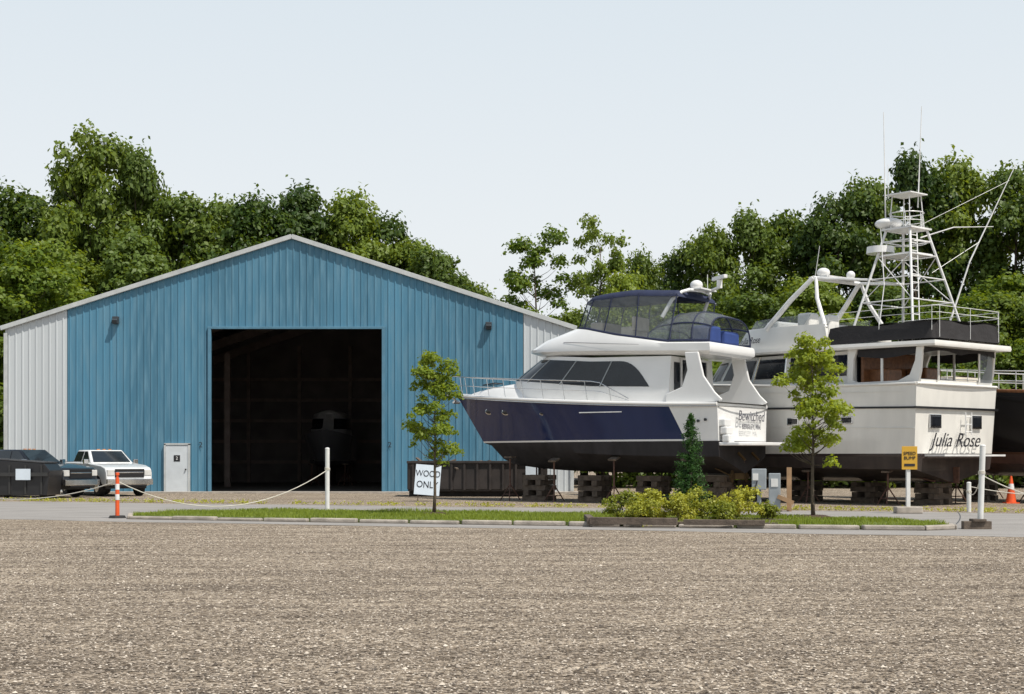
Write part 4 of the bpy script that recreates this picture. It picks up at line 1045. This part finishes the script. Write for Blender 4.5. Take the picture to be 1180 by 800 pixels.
# spruce
rng = np.random.default_rng(5); C = []; Nn = []; Sz = []
H = 2.75
for i in range(420):
    hf = rng.uniform(0, 1)**1.2; z = .12+hf*(H-.25); rmax = .55*(1-hf)**.8*(.6+.6*rng.uniform())+.03; a = rng.uniform(0, 6.283); k = int(10+20*(1-hf))
    tt = rng.uniform(.15, 1, k); p = np.stack([np.cos(a)*rmax*tt, np.sin(a)*rmax*tt, z+.28*tt*rmax], 1)+rng.normal(0, .022, (k, 3))
    C.append(p); Nn.append(rng.normal(size=(k, 3))+[0, 0, .4]); Sz.append(np.full(k, .04))
C = np.vstack(C); Nn = np.vstack(Nn); Sz = np.concatenate(Sz); V = card_arrays(C, Nn, Sz, rng, aspect=.3); tb_ = MB(); tb_.cyl((0, 0, 0), (0, 0, 2.6), .05, .01)
plant('dwarf_spruce', mesh_fast('dwarf_spruce', V, len(C), tb_.v, tb_.f, [M['bark'], L_spr]), (4.63, 36.9, .09))
for i, (x, y, r, h) in enumerate([(2.6, 33.3, .55, .72), (3.25, 33.9, .6, .80), (3.95, 33.5, .55, .62), (4.55, 34.2, .5, .7), (5.35, 33.9, .55, .72), (3.0, 32.7, .4, .5), (4.9, 33.3, .35, .45), (6.1, 34.0, .3, .35)]):
    ms = tree_mesh('shrub', h, r*.85, .12, 24, 2400, .032, .16, 600+i, [M['bark'], L_shrub], .015, zj=.8); plant('golden_shrub', ms, (x, y, .09), i)
E = empty('timber_edging'); mb = MB()
mb.box((2.75, 32.25, .15), (2.0, .16, .16), rz=-.28); mb.box((4.75, 31.85, .14), (1.8, .15, .12), rz=-.2); mb.box((1.8, 33.3, .15), (.16, 1.6, .16)); mb.obj('timbers', M['wood'], E, bevel=.01)
bed = MB(); bed.slab([(1.9, 32.7), (5.9, 31.95), (6.8, 33.6), (5.5, 35.4), (2.2, 35.2)], .085, .12); bed.obj('planting_bed', M['bark'])
C = []
for i in range(420):
    x = random.uniform(-20, 22); y = (45.6-.33*x)+abs(random.gauss(0, .6)); k = 10
    C.append(np.array([(x, y, .06)])+RNG.normal(0, .07, (k, 3))*[1, 1, .5])
C = np.vstack(C); C[:, 2] = abs(C[:, 2]); V = card_arrays(C, RNG.normal(size=C.shape)+[0, -.3, .5], np.full(len(C), .035), RNG)
plant('roadside_weeds', mesh_fast('roadside_weeds', V, len(C), mats=[L_shrub], leaf_m=0), (0, 0, 0))

# ------------------------------------------------------------------ light, sky, camera
sv = Vector((.38, -.33, .865)).normalized()
el = math.asin(sv.z); az = math.atan2(sv.x, sv.y)
wd = bpy.data.worlds.new('World'); S.world = wd; wd.use_nodes = True; N = wd.node_tree.nodes; L = wd.node_tree.links
sky = N.new('ShaderNodeTexSky'); sky.sky_type = 'NISHITA'; sky.sun_disc = False; sky.sun_elevation = el; sky.sun_rotation = az
sky.dust_density = 6.; sky.air_density = 1.0; sky.ozone_density = .8; sky.altitude = 0
# bright summer haze: whitens towards the horizon, bluer overhead
tc = N.new('ShaderNodeTexCoord'); sx = N.new('ShaderNodeSeparateXYZ'); L.new(tc.outputs['Generated'], sx.inputs[0])
hz = N.new('ShaderNodeValToRGB'); e = hz.color_ramp.elements
e[0].position = 0.; e[0].color = (.86, .88, .89, 1); e[1].position = 1.; e[1].color = (.12, .19, .30, 1)
for p_, c_ in ((.15, (.82, .86, .885, 1)), (.33, (.71, .785, .84, 1)), (.6, (.28, .365, .47, 1))):
    k_ = e.new(p_); k_.color = c_
L.new(sx.outputs[2], hz.inputs[0])
sc = N.new('ShaderNodeVectorMath'); sc.operation = 'SCALE'; sc.inputs[3].default_value = 10.0; L.new(hz.outputs[0], sc.inputs[0])
mx = N.new('ShaderNodeMix'); mx.data_type = 'RGBA'; mx.inputs[0].default_value = .88
L.new(sky.outputs[0], mx.inputs[6]); L.new(sc.outputs[0], mx.inputs[7])
bg = N['Background']; bg.inputs[1].default_value = .110
L.new(mx.outputs[2], bg.inputs[0])
sl = bpy.data.lights.new('sun', 'SUN'); sl.energy = 5.0; sl.angle = R_(.53); sl.color = (1, .94, .85)
so = bpy.data.objects.new('sun', sl); COL.objects.link(so); so.rotation_euler = (-sv).to_track_quat('-Z', 'Y').to_euler(); so.location = sv*80
cam = bpy.data.cameras.new('camera'); cam.sensor_width = 36; cam.lens = 50; cam.shift_y = .1076; cam.clip_end = 5000
co = bpy.data.objects.new('camera', cam); COL.objects.link(co); co.location = (0, 0, 1.6); co.rotation_euler = (R_(90), 0, 0); S.camera = co
S.view_settings.view_transform = 'Standard'; S.view_settings.look = 'None'; S.view_settings.exposure = 0
